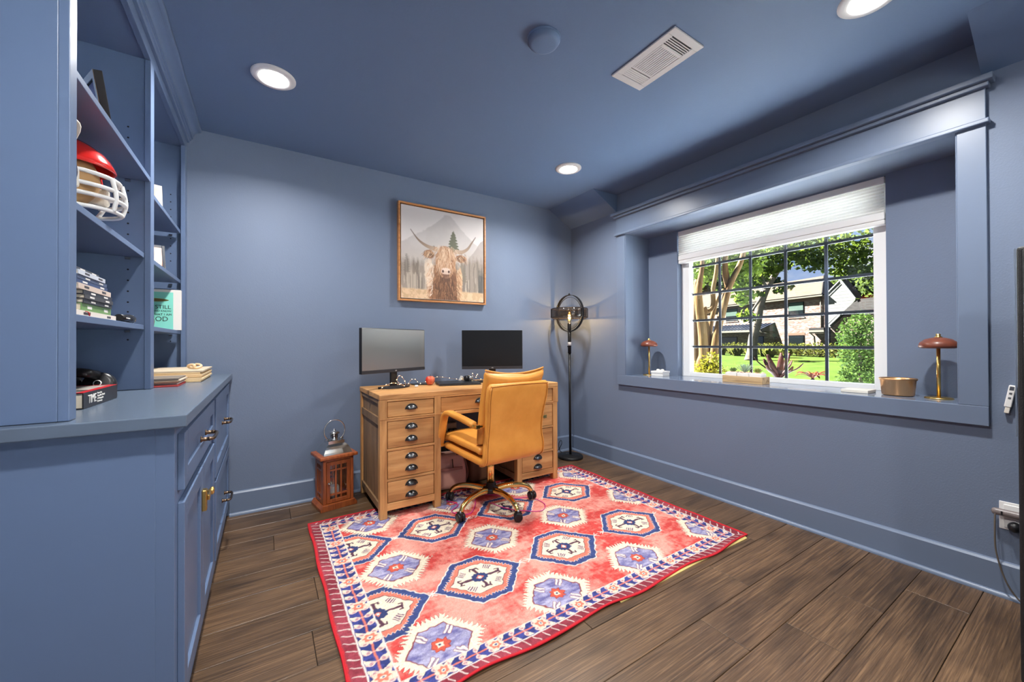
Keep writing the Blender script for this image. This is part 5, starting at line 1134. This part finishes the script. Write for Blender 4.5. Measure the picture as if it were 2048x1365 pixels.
for pts, rr_, dk_ in stems:
    A_ = [az(x, y, K+dk_) for x, y in pts]
    if pts[0][1] > 1200: A_ = [Vector((A_[0].x*.98+az(220, 1240, K).x*.02, A_[0].y, GZ))]+A_; rr_ = [rr_[0]*1.25]+rr_
    P = smoothpath(A_, 5); R = np.interp(np.linspace(0, 1, len(P)), np.linspace(0, 1, len(rr_)), rr_)*.72
    MB().tube(P, list(R), 10).build('stem', bark1, t1)
lv1 = leaf_mat('crepe_leaf', (0.18, 0.36, 0.04), (0.38, 0.58, 0.10), 3.0, .5)
bl_ = []
for (x, y, n, r) in ((140, 400, 200, .28), (180, 460, 120, .2), (240, 350, 160, .26), (260, 420, 70, .16), (420, 300, 260, .34), (500, 400, 200, .26), (540, 330, 200, .30), (480, 520, 130, .18), (510, 610, 130, .16), (500, 650, 60, .10), (200, 250, 300, .4), (400, 180, 400, .5), (560, 240, 200, .35)):
    p = az(x, y, K+.8); bl_.append((p.x, p.y, p.z, r, r, r*.8, n))
leaves('foliage', bl_, .075, lv1, t1, 2)
# oak with grey leaning trunk further out
KO = 31.0
t2 = thing('leaning_oak', 'grey-trunked tree leaning over the lawn in front of the house', 'tree', (az(575, 1075, KO).x, az(575, 1075, KO).y, gz(az(575, 1075, KO).x)))
bark2 = mat('grey_bark', lin((170,154,138)), .8, var=(1.5, lin((228,214,194)), 5), bump=(8, .6, .03))
q0 = az(570, 1085, KO); P = smoothpath([Vector((q0.x, q0.y, gz(q0.x)-.05)), az(580, 1040, KO), az(588, 950, KO), az(620, 820, KO), az(640, 700, KO), az(690, 560, KO), az(760, 440, KO), az(840, 330, KO-.5), az(930, 230, KO-1)], 5)
R = np.interp(np.linspace(0, 1, len(P)), [0, .1, .5, .75, 1], [.50, .36, .29, .24, .15]); MB().tube(P, list(R), 12).build('trunk', bark2, t2)
for pts in ([(690, 560), (660, 470), (620, 380), (600, 250)], [(760, 440), (740, 360), (760, 250)], [(840, 330), (960, 300), (1120, 260), (1300, 230)], [(690, 560), (640, 640), (560, 760)]):
    q = smoothpath([az(x, y, KO-.3) for x, y in pts], 4); MB().tube(q, list(np.linspace(.17, .06, len(q))), 8).build('branch', bark2, t2)
lv2 = leaf_mat('oak_leaf', (0.17, 0.33, 0.03), (0.38, 0.56, 0.08), .5, .5)
bl_ = []; rg = random.Random(5)
for (x, y, n, r) in ((620, 420, 520, .85), (660, 330, 520, .9), (760, 330, 420, .8), (720, 420, 260, .6), (850, 330, 520, .8), (900, 270, 620, 1.0), (1000, 300, 620, .85), (1080, 360, 420, .6), (1150, 290, 620, .9), (1260, 330, 620, 1.0), (1320, 420, 300, .6), (1400, 300, 620, 1.0), (1400, 400, 300, .7), (1500, 330, 620, 1.1), (1530, 440, 260, .6), (1460, 180, 620, 1.1), (1330, 190, 500, .9), (1200, 180, 600, 1.0), (1040, 200, 600, 1.0), (900, 180, 600, 1.0), (720, 220, 600, 1.0), (600, 280, 520, .9), (590, 500, 200, .5), (560, 780, 220, .42), (520, 760, 160, .4), (640, 600, 60, .25), (800, 560, 140, .35), (880, 545, 60, .25)):
    p = az(x, y, KO-.5); r *= 1.5; bl_.append((p.x, p.y, p.z, r, r, r*.7, int(n*.30)))
leaves('foliage', bl_, .34, lv2, t2, 4, .75)
# background trees behind the house
lv3 = leaf_mat('far_leaf', (0.12, 0.24, 0.05), (0.30, 0.44, 0.12), .25, .5)
for i, (x, y, k, r, n) in enumerate(((1440, 520, 66, 4.0, 2600), (1720, 480, 54, 4.0, 2600), (120, 480, 66, 5, 2200), (500, 470, 70, 5, 2200))):
    p = az(x, y, k); t = thing('background_tree', ['tall yellow-green tree behind the right gable of the house', 'tall tree at the far right behind the dark roof', 'tree behind the house at the far left of the window', 'tree behind the house roof near the crepe myrtle'][i], 'tree', (p.x, p.y, 0), 0, 'trees behind the house')
    leaves('foliage', [(p.x, p.y, p.z, r, r, r*.6, n), (p.x, p.y-2, p.z-2.5, r, r, r*.6, n)], .7, lv3, t, 20+i, .8); MB().tube([(p.x, p.y, 0), (p.x, p.y, p.z)], [.4, .2], 8).build('trunk', bark2, t)
# house across the lawn: local x to the right, y away from us
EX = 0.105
HO = Vector((43.76, 14.85, 0)); HT = math.radians(253)
hs = thing('brick_house', 'two-storey whitewashed brick house across the lawn with tan roof', 'house', HO, HT, local=True)
def brick(name):
    m = bpy.data.materials.new(name); m.use_nodes = True; t = m.node_tree; b = t.nodes['Principled BSDF']; b.inputs['Roughness'].default_value = .9; b.inputs['Specular IOR Level'].default_value = .01
    tc = t.nodes.new('ShaderNodeTexCoord'); sp = t.nodes.new('ShaderNodeSeparateXYZ'); cm = t.nodes.new('ShaderNodeCombineXYZ'); ad = t.nodes.new('ShaderNodeMath'); t.links.new(tc.outputs['Object'], sp.inputs[0])
    t.links.new(sp.outputs[0], ad.inputs[0]); t.links.new(sp.outputs[1], ad.inputs[1]); t.links.new(ad.outputs[0], cm.inputs[0]); t.links.new(sp.outputs[2], cm.inputs[1])
    bt_ = t.nodes.new('ShaderNodeTexBrick'); bt_.inputs['Scale'].default_value = 3.4; bt_.inputs['Mortar Size'].default_value = .035; bt_.inputs['Brick Width'].default_value = .85; bt_.inputs['Row Height'].default_value = .30; bt_.inputs['Bias'].default_value = .0
    bt_.inputs['Color1'].default_value = (*[EX*1.0*v for v in lin((170,112,92))], 1); bt_.inputs['Color2'].default_value = (*[EX*1.0*v for v in lin((232,214,204))], 1); bt_.inputs['Mortar'].default_value = (*[EX*1.0*v for v in lin((226,216,208))], 1)
    t.links.new(cm.outputs[0], bt_.inputs['Vector']); t.links.new(bt_.outputs[0], b.inputs['Base Color']); return m
bm_ = brick('whitewashed_brick'); sid = mat('white_siding', lin((186,188,186)), .6); fas = mat('cream_fascia', lin((190,182,166)), .6)
roofm = mat('tan_shingle', lin((140,120,104)), .95, var=(3, lin((166,146,130)), 4), stretch=(1, 1, 4)); roofd = mat('dark_shingle', lin((82,80,80)), .95, var=(3, lin((104,100,98)), 4), stretch=(1, 1, 4))
dglass = mat('dark_window_glass', lin((36,44,42)), .12, spec=.6); dfr = mat('dark_window_frame', (.015, .016, .018), .5); blindm = mat('green_blind', lin((132,158,146)), .5)
def hb(n, m, *q, p=None, bv=0): return MB().box(*q).build(n, m, p or hs, local=True, bevel=bv)
def hwin(x0, z0, x1, z1, y=0, blind=.6):
    o = hb('window', dfr, x0, y-.05, z0, x1, y+.05, z1); hb('pane', dglass, x0+.06, y-.07, z0+.06, x1-.06, y-.05, z1-.06, p=o)
    if blind: hb('window_blind', blindm, x0+.06, y-.075, z1-.06-(z1-z0-.12)*blind, x1-.06, y-.07, z1-.06, p=o)
    hb('window_sill', bm_, x0-.08, y-.06, z0-.1, x1+.08, y, z0, p=o)
    return o
hb('brick_wall', bm_, -24, 0, -.03, -.05, 2, 5.35)
hb('soldier_course', mat('brick_course', lin((186,150,128)), .9), -24, -.02, 5.1, -.05, 0, 5.35)
hb('fascia', fas, -24.2, -.45, 5.35, .05, -.38, 5.58); hb('soffit', fas, -24.2, -.38, 5.35, .05, 0, 5.40)
MB().add([(-24.4, -.5, 5.55), (.1, -.5, 5.55), (-3.0, 4, 7.9), (-24.4, 4, 7.9), (-3.4, 8.5, 5.55), (-24.4, 8.5, 5.55)], [(0,1,2,3), (1,4,2), (3,2,4,5)]).build('roof', roofm, hs, local=True)
for a, b in (((-3.0, 4, 7.92), (.1, -.5, 5.57)),): MB().tube([a, b], .06, 6).build('hip_ridge', roofd, hs, local=True)
hwin(-11.5, 3.62, -9.8, 5.08, 0); hwin(-3.55, 3.55, -1.97, 5.05, 0, .55); hwin(-3.55, -.05, -1.97, 1.75, 0, 0); hwin(-12.2, .15, -9.85, 1.75, 0, 0); hwin(-17.5, 3.62, -15.8, 5.08); hwin(-7.6, .0, -6.4, 1.75, 0, 0)
hb('notice', mat('notice_paper', (.75, .75, .72), .7), -10.35, -.09, .7, -10.05, -.075, 1.25)
for x0 in (-3.65,): hb('soldier_lintel', mat('lintel', lin((186,150,128)), .9), x0, -.02, 1.78, x0+1.75, 0, 2.02)
# awning with standing seams
aw = MB().add([(-14.6, -1.1, 2.42), (-5.85, -1.1, 2.42), (-5.05, 0, 3.12), (-14.0, 0, 3.12)], [(0,1,2,3)]).build('metal_awning', mat('awning_metal', lin((62,74,100)), .4, metal=.4), hs, local=True)
for k in range(19):
    f = k/18; x0, x1 = -14.55+8.65*f, -13.95+8.85*f; MB().tube([(x0, -1.1, 2.45), (x1, 0, 3.15)], .035, 5).build('seam_rib', dfr, aw, local=True)
hb('awning_fascia', fas, -14.7, -1.16, 2.22, -5.8, -1.1, 2.44, p=aw); hb('awning_soffit', fas, -14.7, -1.1, 2.24, -5.8, 0, 2.28, p=aw)
for xa, xb_ in ((-14.6, -14.0), (-5.85, -5.05)): MB().add([(xa, -1.1, 2.42), (xb_, 0, 3.12), (xb_, 0, 2.26), (xa, -1.1, 2.26)], [(0,1,2,3)]).build('awning_cheek', fas, aw, local=True)
MB().tube([(-5.8, -1.1, 2.2), (-5.2, -.3, 1.9), (-5.1, -.06, 1.7), (-5.1, -.06, -.3)], .06, 6).build('downspout', fas, hs, local=True); MB().tube([(-.35, -.1, 5.3), (-.3, -.06, 2.4)], .06, 6).build('downspout', fas, hs, local=True)
# gable end with boards, right of the brick
GX, GXT = 1.42, 2.43
for k in range(15):
    z0 = 2.45+k*.285; z1 = z0+.275; lo = -.05; 
    def edge_(z): return GX+(6.62-z)*.62
    def redge(z): return max(lo+.02, min(edge_(z), .30+(z-2.45)*.85+ .25))
    x0 = lo if z0 < 5.4 else lo+(z0-5.4)*1.15
    MB().add([(x0, .02, z0), (redge(z0), .02, z0), (redge(z1), .02, z1), (x0 if z1 < 5.4 else lo+(z1-5.4)*1.15, .02, z1), (x0, .08, z0), (redge(z0), .08, z0), (redge(z1), .08, z1), (x0, .08, z1)], [(0,1,2,3), (3,2,6,7), (0,4,5,1)]).build('siding_board', sid, hs, local=True)
MB().add([(1.40, -.12, 6.75), (2.62, -.12, 4.86), (2.46, -.12, 4.74), (1.36, -.12, 6.42), (1.40, .3, 6.75), (2.62, .3, 4.86)], [(0,1,2,3), (0,4,5,1)]).build('rake_board', sid, hs, local=True)
MB().add([(-.1, -.12, 5.35), (1.40, -.12, 6.75), (1.36, -.12, 6.55), (-.1, -.12, 5.2)], [(0,1,2,3)]).build('rake_board', sid, hs, local=True)
MB().add([(-.1, -.1, 5.45), (1.42, -.1, 6.78), (1.42, .7, 6.78), (-.1, .7, 5.45)], [(0,1,2,3)]).build('gable_roof', roofm, hs, local=True)
MB().add([(1.42, 0, 6.76), (2.7, 0, 4.84), (2.7, .7, 4.84), (1.42, .7, 6.76)], [(0,1,2,3)]).build('gable_roof', roofm, hs, local=True)
# low wing with dark roof
hb('wing_wall', bm_, .45, -.0, -.03, 9, 6, 2.3); MB().add([(.45, -.05, 2.3), (9, -.05, 2.3), (9, -.05, 3.4), (1.55, -.05, 3.4)], [(0,1,2,3)]).build('wing_gable_wall', bm_, hs, local=True)
MB().add([(.30, -.4, 2.55), (1.55, -.4, 3.70), (2.2, 3.5, 5.2), (.6, 3.5, 3.4)], [(0,1,2,3)]).build('wing_roof', roofd, hs, local=True)
MB().add([(.55, .12, 2.75), (2.55, .12, 4.78), (9.5, .12, 4.95), (9.5, -.3, 3.0), (1.5, -.3, 3.55)], [(0,4,1), (4,3,2,1)]).build('wing_roof', roofd, hs, local=True)
MB().add([(.28, -.42, 2.42), (.45, -.42, 2.38), (1.55, -.42, 3.42), (1.50, -.42, 3.62)], [(0,1,2,3)]).build('rake_board', sid, hs, local=True)
hb('porch_roof', roofd, -1.0, -.7, 2.18, .35, .1, 2.42); hb('porch_fascia', fas, -1.05, -.76, 2.02, .40, -.70, 2.2); hb('porch_dentil', fas, -1.0, -.70, 1.9, .35, 0, 2.02)
MB().tube([(-.95, -.6, 1.95), (-.8, -.3, 1.6), (-.75, -.1, -.3)], .07, 6).build('downspout', fas, hs, local=True); hwin(1.0, .3, 3.2, 1.68, -.02, 0)
# hedge, grasses and plants
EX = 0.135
hg = thing('clipped_hedge', 'low yellow-green hedge under the house windows', 'hedge', (36, 13, 0))
bl_ = []
for k in range(26):
    x = -7.5+k*.62; w_ = Matrix.Rotation(HT, 4, 'Z') @ Vector((x, -4.2, 0))+HO; bl_.append((w_.x, w_.y, .35, .8, .8, .72, 230))
leaves('foliage', bl_, .17, leaf_mat('hedge_leaf', (0.10, 0.17, 0.03), (0.34, 0.36, 0.08), 1.2), hg, 9, .8)
gm_ = leaf_mat('grass_blade', (0.26, 0.36, 0.06), (0.50, 0.55, 0.16), 1.0)
for i in range(16):
    x, y = (-15+i*1.12, -7.0+.4*math.sin(i*2.1)); w_ = Matrix.Rotation(HT, 4, 'Z') @ Vector((x, y, 0))+HO; zg = gz(w_.x)
    cl = thing('ornamental_grass', 'tufted yellow-green grass clump in the bed before the house', 'grass clump', (w_.x, w_.y, zg), 0, 'grass clumps in the flower bed'); rg2 = random.Random(i); vs, fs = [], []
    for _ in range(230):
        a = rg2.uniform(0, 6.28); r = rg2.uniform(.05, .5); hh = rg2.uniform(.55, 1.15); b = len(vs); cx, cy = w_.x+rg2.uniform(-.22, .22), w_.y+rg2.uniform(-.22, .22); ww = .022
        vs += [(cx-ww*math.sin(a), cy+ww*math.cos(a), zg), (cx+ww*math.sin(a), cy-ww*math.cos(a), zg), (cx+r*.5*math.cos(a), cy+r*.5*math.sin(a), zg+hh*.8), (cx+r*math.cos(a), cy+r*math.sin(a), zg+hh*.75)]; fs += [(b, b+1, b+2), (b+1, b+3, b+2)]
    o = MB().add(vs, fs).build('blades', gm_, cl); o['kind'] = 'stuff'
sh_ = thing('leafy_shrub', 'tall feathery green shrub at the right side of the window', 'shrub', (az(1450, 1320, 7).x, az(1450, 1320, 7).y, GZ)); bl_ = []
for (x, y, r, n) in ((1420, 860, .26, 300), (1500, 850, .25, 300), (1340, 900, .16, 120), (1440, 960, .34, 420), (1530, 980, .3, 360), (1380, 1010, .25, 260), (1450, 1090, .36, 460), (1540, 1120, .3, 400), (1370, 1130, .2, 160), (1440, 1220, .3, 400), (1530, 1250, .3, 400), (1360, 1270, .14, 90), (1460, 780, .14, 90), (1320, 1230, .1, 50), (1300, 1300, .12, 70), (1440, 1340, .35, 300), (1500, 1450, .35, 300), (1450, 1580, .3, 200)):
    p = az(x, y, 7); bl_.append((p.x, p.y, p.z, r, r, r, n))
leaves('foliage', bl_, .055, leaf_mat('shrub_leaf', (0.07, 0.17, 0.03), (0.19, 0.33, 0.08), 4, .4), sh_, 12)
MB().tube([(az(1450, 1330, 7).x, az(1450, 1330, 7).y, GZ), az(1450, 1330, 7), az(1445, 1000, 7), az(1450, 800, 7)], [.035, .03, .02, .008], 6).build('stem', bark2, sh_)
ys = thing('yellow_shrub', 'yellow-green leafy plant at the foot of the tan-barked tree', 'shrub', (az(220, 1260, 4.6).x, az(220, 1260, 4.6).y, GZ)); bl_ = []
for (x, y, r, n) in ((250, 1130, .11, 90), (280, 1180, .12, 110), (220, 1210, .14, 140), (170, 1180, .10, 80), (160, 1230, .12, 100), (290, 1230, .12, 110), (230, 1330, .2, 160), (220, 1460, .2, 120), (220, 1600, .2, 120), (220, 1780, .2, 120), (220, 1950, .18, 100)):
    p = az(x, y, 4.6); bl_.append((p.x, p.y, p.z, r, r, r, n))
leaves('foliage', bl_, .05, leaf_mat('yellow_leaf', (0.40, 0.44, 0.03), (0.60, 0.55, 0.05), 5), ys, 14, .4)
def spiky(name, label, x, y, k, n, L, m, up_=.9, seed=1, w=.035):
    p = az(x, y, k); zt_ = p.z-GZ; t = thing(name, label, 'plant', (p.x, p.y, GZ), 0, local=True); rg3 = random.Random(seed)
    MB().tube([(0, 0, 0), (.01, 0, zt_*.5), (0, 0, zt_)], [.03, .026, .022], 8).build('stalk', bark2, t, local=True)
    for j in range(n):
        a = 2*pi*j/n+rg3.uniform(-.3, .3); e = up_*rg3.uniform(.55, 1.1); l = L*rg3.uniform(.7, 1.15); d = Vector((math.cos(a)*math.cos(e), math.sin(a)*math.cos(e), math.sin(e))); o_ = Vector((0, 0, zt_))
        pts = smoothpath([o_, o_+d*l*.4+Vector((0,0,.02)), o_+d*l*.8, o_+d*l+Vector((0,0,-.04 if up_ < .8 else .02))], 4); N_ = len(pts)
        MB().tube(pts, [w*(.5+1.0*math.sin(pi*min(1, i/(N_-1)*.9+.1)))*.6+.001 for i in range(N_)], 6, flat=.22).build('leaf', m, t, local=True)
purp = mat('purple_leaf', lin((70,34,40)), .5, var=(8, lin((104,64,56))))
spiky('purple_cordyline', 'purple broad-leaved spiky plant behind the succulent tray', 790, 1290, 5.4, 13, .40, purp, 1.05, 2, .045)
spiky('red_bromeliad', 'low red-leaved rosette plant outside the window', 1065, 1275, 5.6, 20, .22, mat('red_leaf', lin((120,50,40)), .5, var=(8, lin((160,90,50)))), .55, 3, .02)
fh = thing('foundation_hedge', 'low yellow-green leafy hedge top just outside the window glass', 'hedge', (az(1000, 1290, 5.2).x, az(1000, 1290, 5.2).y, GZ)); bl_ = []
for (x, k) in ((920, 5.2), (985, 5.2), (1130, 5.3), (1180, 5.3), (390, 4.9), (440, 4.9), (480, 4.9)):
    p = az(x, 1300, k)
    for zz in np.arange(GZ+.1, p.z, .16): bl_.append((p.x, p.y, zz, .13, .13, .11, 70))
leaves('foliage', bl_, .05, leaf_mat('edging_leaf', (0.28, 0.42, 0.05), (0.52, 0.58, 0.10), 6, .5), fh, 33, .5)
